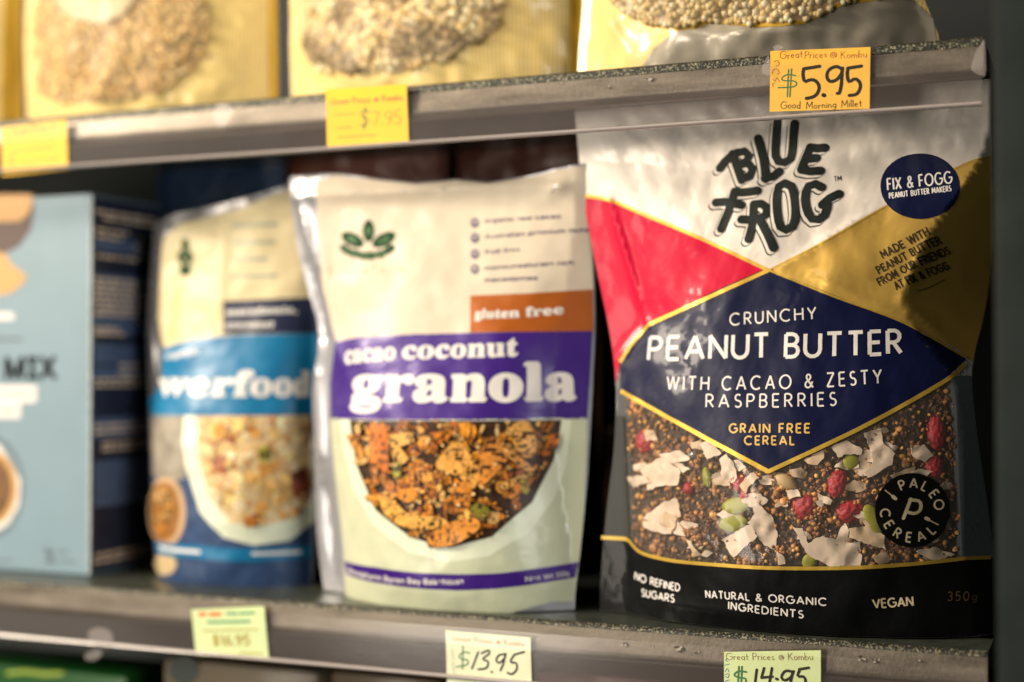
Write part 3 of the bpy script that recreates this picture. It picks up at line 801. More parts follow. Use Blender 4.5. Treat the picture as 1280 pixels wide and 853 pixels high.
P.poly(BF.edgeR(z_rwr, zg, 14) + BF.W([(1195, 436), (1128, 402), (1040, 368), (966, 339), (967, 337), (1025, 305), (1100, 262), (1200, 208)]), m_goldf, L1)
m_brownprint = mat('dark_brown_print', (.035, .022, .008), rough=.5)
for tx, b0, b1 in (('MADE WITH', (1104, 323), (1162, 293)), ('PEANUT BUTTER', (1099, 342), (1177, 304)), ('FROM OUR FRIENDS', (1100, 357), (1188, 317)), ('AT FIX & FOGG', (1121, 362), (1187, 336))):
    stroke_text(P, tx, [b0, b1], 9.2, .215, m_brownprint, L2, track=.34, cap=True)
P.strokes_px([[(1146, 364), (1160, 360), (1180, 350)]], 1.2, m_brownprint, L2)
P.build('gold_panel', POUCH)
P = Part(BF)
P.px([(962, 340), (1040, 370), (1128, 404), (1205, 446), (1207, 450), (1180, 477), (1080, 533), (960, 589), (870, 540), (776, 488), (775, 454), (790, 432), (811, 407), (880, 376)], m_navy, L1)
stroke_text(P, 'CRUNCHY', [(913, 407), (966, 403), (1020, 399)], 14.5, .13, m_wtxt, L2, track=.42)
stroke_text(P, 'PEANUT', [(811, 450), (886, 448.5), (960, 447)], 28.5, .165, m_wtxt, L2, track=.30)
stroke_text(P, 'BUTTER', [(982, 446.5), (1054, 445), (1126, 441.5)], 28.5, .165, m_wtxt, L2, track=.30)
stroke_text(P, 'WITH CACAO & ZESTY', [(834, 487), (966, 486.5), (1102, 479)], 16.5, .13, m_wtxt, L2, track=.50)
stroke_text(P, 'RASPBERRIES', [(883, 509), (964, 509), (1045, 507)], 16, .13, m_wtxt, L2, track=.50)
stroke_text(P, 'GRAIN FREE', [(912, 541), (1012, 541)], 11, .20, m_gtxt, L2, track=.42)
stroke_text(P, 'CEREAL', [(931, 556), (993, 556)], 10.5, .20, m_gtxt, L2, track=.42)
P.build('navy_panel', POUCH)
P = Part(BF)
zbl = BF.hit(752, 672)[1]; zbr = BF.hit(1238, 697)[1]
base_top = [(785, 675), (800, 690), (830, 699), (870, 704), (960, 710), (1060, 710), (1130, 706), (1190, 700), (1206, 698)]
P.poly(BF.edgeL(.001, zbl, 10) + BF.W(base_top) + BF.edgeR(zbr, .001, 10) + [(float(x), .001) for x in np.linspace(float(BF.xr(np.array(.001))), float(BF.xl(np.array(.001))), 30)[1:-1]], m_blackf, L1)
stroke_text(P, 'NO REFINED', [(794, 724), (822, 733), (850, 739)], 8.8, .20, m_wtxt, L2, track=.26)
stroke_text(P, 'SUGARS', [(803, 745), (822, 749), (843, 753)], 8.8, .20, m_wtxt, L2, track=.26)
stroke_text(P, 'NATURAL & ORGANIC', [(883, 747), (950, 751.5), (1033, 757)], 8.8, .19, m_wtxt, L2, track=.34)
stroke_text(P, 'INGREDIENTS', [(911, 761), (955, 767), (1004, 772.5)], 8.8, .19, m_wtxt, L2, track=.34)
stroke_text(P, 'VEGAN', [(1092, 760), (1141, 757)], 11, .19, mat('shaded_cream_print', (.78, .66, .42), rough=.5), L2, track=.26)  # type colour toned down as the light falls off to the right
m_shaded_gold = mat('shaded_gold_print', (.16, .10, .03), rough=.5)  # gold print with the shade of the pouch's right side in its colour
stroke_text(P, '350g', [(1184, 751), (1220, 750)], 11, .12, m_shaded_gold, L2, track=.4)
P.build('black_panel', POUCH)
# gold lines between the panels
P = Part(BF)
def band(pts, wpx, m, off):
    q = smooth_pts(pts) if len(pts) > 2 else pts
    x0, z0 = BF.hit(*pts[0]); x1, z1 = BF.hit(pts[0][0], pts[0][1] + 10); wm = wpx * math.hypot(x1 - x0, z1 - z0) / 10
    P.stroke(np.array(BF.W(resample(q, 6))), wm, m, off, False)
band([(728, 244), (765, 251), (800, 266), (880, 300), (960, 338)], 4.2, m_trim, L2)
band([(961, 338), (811, 406)], 5.0, m_trim, L2 + 2e-5)
band([(811, 406), (790, 431), (775, 453)], 4.0, m_trim, L2)
band([(961, 338), (1025, 305), (1100, 262), (1200, 208), (1236, 196)], 2.2, m_trim, L2 + 4e-5)
band([(961, 338), (1040, 370), (1128, 403), (1206, 447)], 2.6, m_trim, L2 + 5e-5)
band([(776, 489), (870, 541), (961, 590)], 5.2, m_trim, L2)
band([(960, 590), (1080, 533), (1180, 477), (1206, 455)], 5.2, m_trim, L2 + 3e-5)
band([(752, 672), (770, 673), (785, 675), (800, 690), (830, 699), (870, 704), (960, 710), (1060, 710), (1130, 706), (1190, 700), (1206, 698), (1238, 697)], 4.2, m_trim, L2)
P.build('gold_trim', POUCH)
# frosted side fins beside the window
for side in 'LR':
    P = Part(BF)
    if side == 'L':
        za, zb_ = zbl, BF.hit(770, 520)[1]
        inn = [(float(BF.smooth(BF.iL, np.array(z))) + .001, float(z)) for z in np.linspace(zb_, za, 14)]
        P.poly(BF.edgeL(za, zb_, 14) + inn, m_fin, L1)
    else:
        za, zb_ = zbr, BF.hit(1209, 470)[1]
        inn = [(float(BF.smooth(BF.iR, np.array(z))) - .001, float(z)) for z in np.linspace(za, zb_, 14)]
        P.poly(BF.edgeR(zb_, za, 14) + inn, mat('frosted_gusset_light', (.10, .13, .15), rough=.45, metal=.1, bump=.4, bscale=300), L1)
    P.build('gusset', POUCH)
# round stickers
P = Part(BF)
P.ell(1150, 233, 49.5, 41, m_navy, L2 + 1.5e-4)
stroke_text(P, 'FIX & FOGG', [(1110, 238), (1190, 229)], 14.5, .14, m_wtxt, L3 + 1e-4, track=.30)
stroke_text(P, 'PEANUT BUTTER MAKERS', [(1112, 248.5), (1189, 239)], 6.8, .20, m_wtxt, L3 + 1e-4, track=.34)
P.build('round_sticker', POUCH)
P = Part(BF)
P.ell(1140, 638, 46.5, 46.5, m_blackf, L2)
m_tan = mat('tan_print', (.62, .52, .33), rough=.5)
def arc_text(txt, cx, cy, r, a0, a1, h, up=True):
    """letters round the badge: angles in photo degrees, counter-clockwise"""
    n = len(txt)
    for i, c in enumerate(txt):
        a = R(a0 + (a1 - a0) * i / (n - 1)); wd = G[c][0] * h
        px_, py_ = cx + r * math.cos(a), cy - r * math.sin(a)
        t = (math.sin(a), math.cos(a)) if up else (-math.sin(a), -math.cos(a))     # reading direction (x right, y down)
        nrm = (math.cos(a), -math.sin(a)) if up else (-math.cos(a), math.sin(a))
        for st in G[c][1]:
            q = [(px_ + t[0] * (gx * h - wd / 2) + nrm[0] * (gy - .5) * h, py_ + t[1] * (gx * h - wd / 2) + nrm[1] * (gy - .5) * h) for gx, gy in st]
            x0, z0 = BF.hit(*q[0]); x1, z1 = BF.hit(q[0][0], q[0][1] + 5); sc = math.hypot(x1 - x0, z1 - z0) / 5
            P.stroke(np.array(BF.W(q)), 2.1 * sc, m_tan, L3, False)
arc_text('PALEO', 1140, 638, 34, 112, 12, 11.5)
arc_text('CEREAL', 1140, 638, 34, 186, 314, 11.5, up=False)
P.strokes_px([[(1129, 648), (1138, 624)], [(1137, 625), (1149, 627), (1150, 637), (1143, 642), (1133, 640)]], 4.0, m_tan, L3)
P.strokes_px([[(1106, 613), (1115, 620)], [(1160, 650), (1172, 656)]], 1.3, m_tan, L3)
P.strokes_px([[(1116, 621), (1119, 623.5)], [(1157, 648), (1160, 649.5)]], 4.2, m_tan, L3 + 2e-5)
P.build('round_badge', POUCH)

# ---- what shows through the window
FILL = Part(BF)
win = BF.W([(778, 494), (870, 545), (960, 594), (1080, 537), (1180, 482), (1203, 462), (1206, 560), (1208, 640), (1207, 702), (1130, 709), (1060, 713), (960, 713), (870, 707), (800, 694), (783, 676), (781, 600)])
m_bed = mat('cacao_clusters', (.035, .015, .007), rough=.6, bump=1.0, bscale=350, bdist=.003, var=.5, vscale=160)
FILL.poly(win, m_bed, -.0042, .003)
bed = FILL.build('cereal_filling', POUCH)
def blob_frames(poly, n, seed, size, cols, inset, flat=(.7, 1.2), surf=BF):
    r = np.random.RandomState(seed); pts = scatter(poly, n, seed); A = np.array(pts)
    Pp, Nn = surf.pos(A[:, 0], A[:, 1], 0); it = []
    for i in range(n):
        s_ = r.uniform(*size); Q = rand_rot(r); S = np.diag(s_ * r.uniform(flat[0], flat[1], 3))
        c = Pp[i] - Nn[i] * (s_ * 1.05 + r.uniform(*inset)); col = np.array(cols[r.randint(len(cols))]) * r.uniform(.6, 1.35)
        it.append((c, Q @ S, np.clip(col, 0, .9)))
    return it
m_grain = mat('crumb', (.1, .05, .02), rough=.55, bump=.6, bscale=900, bdist=.0004, var=.3, vscale=500, vcol=True)
items = blob_frames(win, 650, 5, (.0007, .0017), [(.26, .12, .05)] * 5 + [(.14, .062, .027)] * 4 + [(.46, .24, .08), (.36, .17, .055)], (.0016, .0034))
for (x, z) in scatter(win, 270, 12):
    rc = np.random.RandomState(int(x * 1e6) % 9999)
    Pp, Nn = BF.pos(np.array([x]), np.array([z]), 0); rad = rc.uniform(.0028, .0062); bc = max(.35, 1 + .7 * float(wnoise(x, z, 91, .018))) * np.array([(.26, .105, .038), (.17, .068, .025), (.36, .155, .05), (.11, .044, .018)][rc.randint(4)])
    for j in range(17):
        d = rc.normal(size=3); d /= np.linalg.norm(d); s_ = rad * rc.uniform(.24, .52)
        items.append((Pp[0] - Nn[0] * (rad * 1.25 + .0012) + d * rad * .75, rand_rot(rc) @ np.diag(s_ * rc.uniform(.7, 1.2, 3)), np.clip(bc * rc.uniform(.6, 1.5), 0, .9)))
items += blob_frames(win, 300, 6, (.0010, .0022), [(.55, .25, .05), (.62, .33, .09), (.40, .17, .04)], (.0012, .0022))
items += blob_frames(win, 420, 7, (.0004, .0008), [(.24, .11, .04), (.45, .24, .09), (.12, .06, .03)], (.0013, .0024))
o = blobs('crumb', items, m_grain, bed); o['kind'] = 'stuff'
m_coco = mat('coconut', (.64, .51, .39), rough=.6, bump=.3, bscale=500, bdist=.0003, var=.10, vscale=180, trans=.0)
m_cocod = mat('coconut_tan', (.58, .42, .27), rough=.6, bump=.3, bscale=500, bdist=.0003, var=.14, vscale=180)
K8 = lambda pts: [(860 + x / 4.265, 520 + y / 4.265) for x, y in pts]
K7 = lambda pts: [(700 + x / 2.288, 480 + y / 2.288) for x, y in pts]
FL = [K8([(618, 235), (720, 180), (725, 225), (690, 262), (640, 256)]), K8([(765, 165), (845, 130), (930, 180), (925, 205), (850, 205), (800, 220)]),
      K8([(940, 90), (1040, 70), (1045, 150), (1105, 200), (1090, 260), (1020, 300), (960, 330), (940, 300), (985, 250), (975, 180)]),
      K8([(160, 230), (200, 200), (240, 250), (260, 330), (230, 358), (180, 320)]), K8([(300, 330), (350, 300), (380, 330), (330, 370), (305, 415), (270, 370)]),
      K8([(315, 570), (355, 520), (345, 475), (370, 460), (405, 500), (440, 530), (460, 580), (475, 640), (450, 715), (400, 690), (370, 640)]),
      K8([(170, 665), (280, 600), (330, 580), (370, 640), (300, 700), (240, 755)]),
      K8([(555, 590), (610, 600), (640, 680), (720, 640), (790, 660), (840, 570), (860, 610), (850, 670), (920, 670), (930, 750), (920, 800), (760, 805), (650, 750), (600, 680)]),
      K8([(915, 545), (960, 570), (1050, 640), (1055, 715), (940, 680), (860, 650), (860, 600), (950, 590)]), K8([(690, 405), (770, 450), (760, 475), (700, 455)]),
      K8([(470, 720), (500, 740), (520, 790), (480, 795)]), K8([(525, 400), (580, 390), (600, 430), (540, 445)]), K8([(10, 140), (60, 130), (110, 160), (60, 180), (20, 175)]),
      K7([(230, 245), (290, 205), (345, 250), (335, 290), (290, 292), (245, 305)]), K7([(236, 385), (290, 340), (332, 328), (340, 380), (290, 398)]), K7([(236, 392), (330, 385), (345, 420), (300, 430), (240, 412)]),
      K7([(352, 438), (372, 450), (402, 490), (385, 496)]), K7([(280, 200), (340, 190), (370, 215), (320, 228)]), K7([(395, 170), (430, 160), (460, 200), (420, 215)]),
      [(1140, 560), (1156, 556), (1168, 570), (1158, 578), (1144, 572)], [(806, 655), (830, 640), (846, 648), (838, 668)], [(1146, 690), (1168, 684), (1196, 694), (1170, 702)]]
def solid_sheet(name, pts, m, inset, thick, parent, seed, wav=.0011, smoothp=False):
    V, F = poly_tris(BF.W(smooth_pts(pts + pts[:1])[:-1] if smoothp else pts), .002)
    r = np.random.RandomState(seed); base = -inset + wav * wnoise(V[:, 0], V[:, 1], seed, .012)
    tilt = r.uniform(-.16, .16, 2); c = V.mean(0); base = np.minimum(base + (V - c) @ tilt, -.0003)
    Pt, N = BF.pos(V[:, 0], V[:, 1], 0); top = Pt + N * base[:, None]; bot = top - N * thick
    bm = bmesh.new(); a = [bm.verts.new(v) for v in top]; b2 = [bm.verts.new(v) for v in bot]
    ed = {}
    for f in F:
        f = list(f); A, B, C = (V[i] for i in f[:3]); ff = f if (B[0] - A[0]) * (C[1] - A[1]) - (B[1] - A[1]) * (C[0] - A[0]) > 0 else f[::-1]
        bm.faces.new([a[i] for i in ff]); bm.faces.new([b2[i] for i in ff[::-1]])
        for i in range(len(ff)):
            e_ = (ff[i], ff[(i + 1) % len(ff)]); ed[e_] = 1
    for (i, j) in ed:
        if (j, i) not in ed: bm.faces.new([a[j], a[i], b2[i], b2[j]])
    bmesh.ops.recalc_face_normals(bm, faces=bm.faces[:])
    me = bpy.data.meshes.new(name); bm.to_mesh(me); bm.free(); me.materials.append(m)
    me.polygons.foreach_set('use_smooth', [True] * len(me.polygons)); me.set_sharp_from_angle(angle=R(50))
    return link_mesh(name, me, parent)
rr = random.Random(8)
for _k in range(44):
    _x, _y = rr.uniform(790, 1195), rr.uniform(520, 700); _s = rr.uniform(4, 13); _a = rr.uniform(0, 6.28)
    if abs(_x - 965) * .52 + 500 < 595 and _y < 600 - abs(_x - 965) * .52: continue
    FL.append([(_x + _s * rr.uniform(.6, 1.3) * math.cos(_a + t) * 1.5, _y + _s * rr.uniform(.5, 1.1) * math.sin(_a + t)) for t in np.linspace(0, 6.28, rr.choice([5, 6, 7]))[:-1]])
def ragged(pts, amp=1.3):
    """torn outline: extra points pushed in and out between the measured corners"""
    out = []
    for i in range(len(pts)):
        a, b_ = np.array(pts[i]), np.array(pts[(i + 1) % len(pts)]); L = np.linalg.norm(b_ - a); n = max(1, int(L / 4))
        nn = np.array([-(b_ - a)[1], (b_ - a)[0]]) / max(L, 1e-6)
        for j in range(n): out.append(tuple(a + (b_ - a) * j / n + nn * (rr.uniform(-amp, amp) if j else 0)))
    return out
for i, pl in enumerate(FL):
    solid_sheet('coconut_flake', ragged(pl), m_coco if i % 4 else m_cocod, rr.uniform(.0004, .0009) if i < 22 else rr.uniform(.0012, .0028), .0007, bed, 50 + i)
m_rasp = mat('raspberry', (.34, .007, .018), rough=.5, bump=.8, bscale=700, bdist=.0006, var=.35, vscale=300)
def raspberry(cx, cy, rx, ry, rot=0, seed=1):
    x, z = BF.hit(cx, cy); x1, z1 = BF.hit(cx, cy + 10); sc = math.hypot(x1 - x, z1 - z) / 10
    Pp, N = BF.pos(np.array([x]), np.array([z]), 0); A = frame_at(N[0], R(rot)); r = np.random.RandomState(seed)
    V, F = ICO3; n = 70; i = np.arange(n) + .5; ph = np.arccos(1 - 2 * i / n); th = math.pi * (1 + 5 ** .5) * i
    S = np.stack([np.cos(th) * np.sin(ph), np.sin(th) * np.sin(ph), np.cos(ph)], 1); dmax = (V @ S.T).max(1); ang = np.arccos(np.clip(dmax, -1, 1))
    rad = .86 + .16 * np.sqrt(np.clip(1 - (ang / .23) ** 2, 0, 1)) + .05 * wnoise(V[:, 0] * .01, V[:, 1] * .01 + V[:, 2] * .01, seed, .02)
    Q = V * rad[:, None] * np.array([rx * sc, ry * sc, min(rx, ry) * sc * .75])
    W = Q @ A.T + Pp[0] - N[0] * (min(rx, ry) * sc * .78 + .0004)
    me = bpy.data.meshes.new('raspberry'); me.from_pydata(W.tolist(), [], F.tolist()); me.materials.append(m_rasp)
    me.polygons.foreach_set('use_smooth', [True] * len(me.polygons)); link_mesh('raspberry', me, bed)
for i, a in enumerate([(1005, 633, 19, 20, 0), (1048, 603, 13, 20, -15), (1064, 640, 21, 15, 20), (921, 603, 11, 16, 40), (799, 554, 17, 17, 0), (1175, 541, 13, 25, 0), (1172, 584, 14, 17, 0), (857, 612, 7, 8, 0), (930, 620, 8, 8, 0)]):
    raspberry(*a, seed=i + 1)
m_seed = mat('pumpkin_seed', (.25, .25, .018), rough=.5, spec=.25, bump=.7, bscale=250, bdist=.0004, var=.22, vscale=220)
m_nut = mat('peanut', (.62, .44, .22), rough=.5, bump=.3, bscale=300, bdist=.0003, var=.12, vscale=200)
def seed_(name, cx, cy, rx, ry, rot, m, th=.35):
    x, z = BF.hit(cx, cy); x1, z1 = BF.hit(cx, cy + 10); sc = math.hypot(x1 - x, z1 - z) / 10
    Pp, N = BF.pos(np.array([x]), np.array([z]), 0); A = frame_at(N[0], R(rot)); V, F = ICO3
    tip = 1 - .28 * np.clip(V[:, :1], 0, 1) ** 2
    rim = 1 + .10 * np.exp(-(V[:, 2:] / .12) ** 2)
    Q = V * np.concatenate([np.ones_like(tip) * rim, tip * rim, np.ones_like(tip)], 1) * np.array([rx * sc, ry * sc, ry * sc * th])
    W = Q @ A.T + Pp[0] - N[0] * (ry * sc * th + .0003)
    me = bpy.data.meshes.new(name); me.from_pydata(W.tolist(), [], F.tolist()); me.materials.append(m)
    me.polygons.foreach_set('use_smooth', [True] * len(me.polygons)); link_mesh(name, me, bed)
for a in [(918, 633, 17.5, 10, 8), (915, 655, 18, 10, 14), (1065, 577, 10, 9, 10), (1092, 652, 20, 10, -68), (1012, 702, 10, 8, 60), (882, 597, 6, 12, 10)]: seed_('pumpkin_seed', *a, m_seed)
seed_('peanut', 983, 602, 15, 8.5, -32, m_nut, .8)

# ------------------------------------------------------------------ GRANOLA POUCH
GRL = [(356, 200), (357, 230), (362, 300), (376, 360), (390, 410), (389, 440), (384, 480), (389, 560), (388, 640), (393, 700), (402, 750)]
GR = Surf(.786,
    L=[(356, 200), (357, 230), (364, 300), (380, 360), (398, 415), (396, 440), (386, 480), (390, 560), (389, 640), (394, 700), (403, 750)], Rr=[(735, 190), (736, 230), (738, 330), (738, 400), (734, 470), (731, 540), (728, 620), (724, 690), (717, 760)],
    iL=[(392, 190), (396, 250), (398, 300), (404, 360), (416, 410), (413, 470), (412, 540), (422, 620), (428, 690), (430, 760)],
    iR=[(722, 190), (720, 250), (712, 330), (702, 400), (694, 470), (692, 540), (702, 620), (716, 690), (718, 760)],
    B=[('-.01', .024), ('0', .030), ('.015', .0345), ('.05', .036), ('.09', .032), ('.14', .022), ('.19', .011), ('.225', .005), ('.25', .002), ('.30', .001)],
    n=2.6, creases=[((362, 245), (700, 232), .0035, .0045), ((380, 222), (720, 222), -.0030, .0040), ((372, 250), (396, 330), .003, .004), ((384, 330), (404, 420), -.003, .004), ((396, 470), (402, 600), .0025, .004), ((402, 580), (416, 720), -.0025, .004), ((430, 258), (690, 262), -.0018, .006), ((398, 250), (420, 415), .0016, .004),
                    ((416, 412), (440, 470), .0016, .006), ((560, 420), (690, 520), .0007, .012), ((690, 240), (716, 225), .004, .005)],
    noise=[(.0009, .06, 14), (.0003, .022, 19), (.00006, .008, 20)], fin=.25, finR=.5)
c0 = at(570, 700, .786); GRO = np.array([c0[0], .786, 0.0]); GR.o = GRO
m_silver = foil('silver_foil', (.40, .40, .43), metal=.5, rough=.34, bump=.5, bscale=50)
m_cream = foil('cream_film', (.68, .585, .45), metal=0, coat=.03, spec=.2)
m_purple = foil('purple_print', (.045, .008, .20), metal=.1)
m_orangeb = foil('orange_print', (.42, .10, .006), metal=.1)
m_mint = foil('mint_print', (.57, .60, .42), metal=.05, coat=.3, coat_rough=.12, bump=.4, bscale=50)
m_rim = foil('bowl_rim_print', (.72, .76, .58), metal=.05)
m_leaf = mat('leaf_print', (.008, .05, .012), rough=.6, spec=.15); m_leaf2 = mat('leaf_green_print', (.035, .17, .035), rough=.5); m_palel = mat('pale_green_print', (.46, .47, .22), rough=.5)
m_lav = mat('violet_print', (.10, .075, .14), rough=.5); m_wht = mat('soft_white_print', (.78, .74, .68), rough=.5)
m_print = mat('printed_food', (.4, .2, .05), rough=.5, coat=.05, spec=.2, var=.28, vscale=420, vcol=True)
GP = empty('granola_pouch', GRO, 'cream and purple granola pouch with an orange band and printed bowl of nuts', 'pouch')
def topz(s, px, py): return s.hit(px, py)
zL = GR.hit(357, 222)[1]; zR = GR.hit(737, 204)[1]
tops = [(float(GR.xl(np.array(zL))), zL)] + GR.W([(385, 219), (420, 217), (470, 224), (520, 229), (570, 224), (610, 228), (660, 220), (700, 210)]) + [(float(GR.xr(np.array(zR))), zR)]
bag_shell('pouch_body', GR, .0006, tops, m_silver, GP, m_silver)
P = Part(GR)
P.px([(396, 226), (420, 219), (470, 226), (520, 231), (570, 226), (610, 230), (660, 222), (700, 212), (734, 207), (738, 240), (741, 330), (742, 400), (736, 414), (600, 416), (480, 420), (421, 426), (416, 410), (404, 360), (399, 300)], m_cream, L1)
def rot_ell(p, cx, cy, rx, ry, rot, m, off): p.ell(cx, cy, rx, ry, m, off, rot, 14, None)
for cx, cy, rx, ry, ro in ((461, 289, 5.5, 10.5, 0), (441, 300, 11.5, 6, 28), (480, 300, 12, 6, -28), (432, 312, 6, 4, 40), (443, 317, 6, 4, 8), (454, 320, 5, 4, 0), (464, 320, 5, 4, 0), (476, 318, 5, 4, -10), (487, 312, 6, 4, -35)):
    rot_ell(P, cx, cy, rx * 1.35, ry * 1.35, ro, m_leaf, L2)
    rot_ell(P, cx, cy, rx * .5, ry * .42, ro, m_leaf2, L2 + 1e-4)
stroke_text(P, 'brookfarm', [(411, 343), (506, 341)], 13, .07, m_palel, L2, track=.55)
for i, (bx, by) in enumerate(((594, 279), (594, 298), (594, 318), (594, 337))): P.ell(bx, by, 5.6, 6.4, m_lav, L2, 0, 14, None); P.ell(bx, by - 1, 2, 1.6, m_cream, L2 + 1e-4, 0, 8, None)
for tx, b0, b1 in (('organic raw cacao', (606, 279), (701, 273)), ('Australian premium nuts', (606, 299), (736, 290)), ('fruit free', (606, 318), (650, 315)), ('monounsaturate rich', (606, 338), (717, 331)), ('macadamias', (606, 353), (672, 350))):
    font_text(P, tx, [b0, b1], 5.6, m_lav, L2, 'sans', .030, xh=.54)
P.build('cream_panel', GP)
P = Part(GR); P.px([(588, 370), (660, 367), (741, 362), (742, 414), (660, 415), (588, 416)], m_orangeb, L2)
font_text(P, 'gluten free', [(594, 398), (640, 397), (705, 392)], 11.5, m_wht, L3, 'serif', .022)
P.build('orange_band', GP)
P = Part(GR); P.px([(420, 428), (450, 421), (520, 418), (620, 416), (741, 413), (737, 480), (734, 524), (620, 526), (500, 526), (414, 525), (412, 480)], m_purple, L1)
font_text(P, 'cacao', [(432, 455), (460, 452), (494, 450)], 23, m_wht, L2, 'serif', .018)
font_text(P, 'coconut', [(503, 449), (575, 447), (647, 445)], 23.5, m_wht, L2, 'serif', .018)
font_text(P, 'granola', [(440, 501), (580, 501), (719, 499)], 47, m_wht, L2, 'serif', .022)
P.build('purple_band', GP)
P = Part(GR); P.px([(413, 523), (734, 522), (730, 640), (724, 700), (717, 752), (690, 752), (640, 766), (560, 770), (490, 764), (448, 754), (432, 747), (430, 690), (422, 620)], m_mint, L1)
P.px([(426, 524), (430, 560), (442, 610), (468, 656), (510, 690), (562, 703), (612, 695), (660, 667), (692, 625), (708, 580), (714, 524)], m_rim, L1 + .4e-4)
bowl = [(438, 525), (446, 580), (470, 637), (515, 672), (562, 685), (615, 671), (665, 628), (692, 575), (702, 525)]
P.px(bowl, m_print, L2, col=(.045, .020, .008))
rng = random.Random(21)
def printed_bits(P, poly, n, seed, pal, off, big=(), shade=.18, elong=False):
    r = random.Random(seed); k = 0; cx = np.mean([p[0] for p in poly]); cy = np.mean([p[1] for p in poly])
    pts = scatter(poly, n, seed)
    for (x, y) in pts:
        lng = elong and r.random() < .5; s_ = r.uniform(2.2, 6.5) * (1 if r.random() < .75 else 1.6) * (1.5 if lng else 1); asp = r.uniform(.3, .5) if lng else r.uniform(.5, 1); a = r.uniform(0, 180); c = r.choice(pal); b_ = r.uniform(.7, 1.3)
        q = []; m_ = 9
        for i in range(m_):
            t = 2 * math.pi * i / m_; rad = r.uniform(.8, 1.12); u, v = s_ * math.cos(t) * rad, s_ * asp * math.sin(t) * rad
            q.append((x + u * math.cos(R(a)) - v * math.sin(R(a)), y + u * math.sin(R(a)) + v * math.cos(R(a))))
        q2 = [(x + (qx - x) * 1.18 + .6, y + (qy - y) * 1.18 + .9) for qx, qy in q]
        inside = all(in_poly(px, py, poly) for px, py in q2)
        if not inside: continue
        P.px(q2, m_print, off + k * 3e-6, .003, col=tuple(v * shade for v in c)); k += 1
        P.px(q, m_print, off + k * 3e-6, .003, col=tuple(min(v * b_, .9) for v in c)); k += 1
    for (pl, c) in big:
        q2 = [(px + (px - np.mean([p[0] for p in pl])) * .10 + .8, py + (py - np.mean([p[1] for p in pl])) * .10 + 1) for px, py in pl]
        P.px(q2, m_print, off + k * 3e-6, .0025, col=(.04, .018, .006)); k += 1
        P.px(smooth_pts(pl + pl[:1])[:-1], m_print, off + k * 3e-6, .0025, col=c); k += 1
K5 = lambda pts: [(340 + x / 2.586, 470 + y / 2.586) for x, y in pts]
GOLD = [(.74, .29, .03), (.62, .20, .015), (.80, .40, .08), (.46, .13, .01), (.78, .46, .15), (.72, .25, .01), (.34, .09, .01)]
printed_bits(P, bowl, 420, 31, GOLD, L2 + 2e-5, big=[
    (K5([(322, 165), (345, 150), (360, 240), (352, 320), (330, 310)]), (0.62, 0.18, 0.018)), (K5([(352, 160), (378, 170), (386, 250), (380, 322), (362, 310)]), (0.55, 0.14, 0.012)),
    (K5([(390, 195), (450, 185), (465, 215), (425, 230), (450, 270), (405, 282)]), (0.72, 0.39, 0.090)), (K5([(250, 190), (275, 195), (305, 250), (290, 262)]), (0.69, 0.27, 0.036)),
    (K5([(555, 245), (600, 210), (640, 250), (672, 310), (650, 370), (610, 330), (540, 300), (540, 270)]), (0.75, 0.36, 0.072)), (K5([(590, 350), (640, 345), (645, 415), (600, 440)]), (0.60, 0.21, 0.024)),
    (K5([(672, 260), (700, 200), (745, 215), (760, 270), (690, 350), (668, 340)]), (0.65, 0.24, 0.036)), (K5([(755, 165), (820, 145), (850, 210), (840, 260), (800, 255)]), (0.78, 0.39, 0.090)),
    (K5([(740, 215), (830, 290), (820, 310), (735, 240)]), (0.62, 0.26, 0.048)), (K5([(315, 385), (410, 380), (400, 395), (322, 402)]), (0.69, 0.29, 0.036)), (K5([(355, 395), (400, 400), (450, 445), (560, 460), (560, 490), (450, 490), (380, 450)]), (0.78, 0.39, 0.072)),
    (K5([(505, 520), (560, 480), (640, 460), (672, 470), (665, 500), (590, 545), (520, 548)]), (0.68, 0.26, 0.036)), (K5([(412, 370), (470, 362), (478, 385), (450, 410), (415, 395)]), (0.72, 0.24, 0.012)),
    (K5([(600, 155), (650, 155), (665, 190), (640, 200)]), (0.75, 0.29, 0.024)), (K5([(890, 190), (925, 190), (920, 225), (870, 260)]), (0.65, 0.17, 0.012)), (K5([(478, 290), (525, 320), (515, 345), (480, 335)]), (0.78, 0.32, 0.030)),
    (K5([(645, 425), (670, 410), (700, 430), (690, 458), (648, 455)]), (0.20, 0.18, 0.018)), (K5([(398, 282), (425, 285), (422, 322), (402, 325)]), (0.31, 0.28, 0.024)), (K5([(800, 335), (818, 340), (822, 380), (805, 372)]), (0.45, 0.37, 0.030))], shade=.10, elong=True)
rs_ = random.Random(77)
for i, (x, y) in enumerate(scatter(bowl, 150, 78)):
    s_ = rs_.uniform(.9, 2.6); q = [(x + s_ * rs_.uniform(.6, 1.2) * math.cos(t), y + s_ * rs_.uniform(.5, 1.1) * math.sin(t)) for t in np.linspace(0, 6.28, 7)[:-1]]
    if all(in_poly(a_, b_, bowl) for a_, b_ in q): P.px(q, m_print, L2 + 2.9e-3 * .9 + i * 1e-6, None, col=rs_.choice([(.80, .48, .16), (.70, .34, .07), (.30, .11, .03), (.16, .06, .02), (.84, .58, .28), (.55, .20, .03)]))
P.build('printed_bowl', GP)
P = Part(GR); P.px([(431, 701), (470, 709), (520, 716), (570, 718), (620, 717), (670, 711), (723, 703), (719, 722), (670, 730), (620, 736), (570, 738), (520, 735), (470, 728), (435, 718)], m_purple, L2)
font_text(P, 'Brookfarm Byron Bay Bakehouse', [(438, 716), (505, 729), (580, 730)], 7.0, m_wht, L3, 'sans', .02, xh=.54)
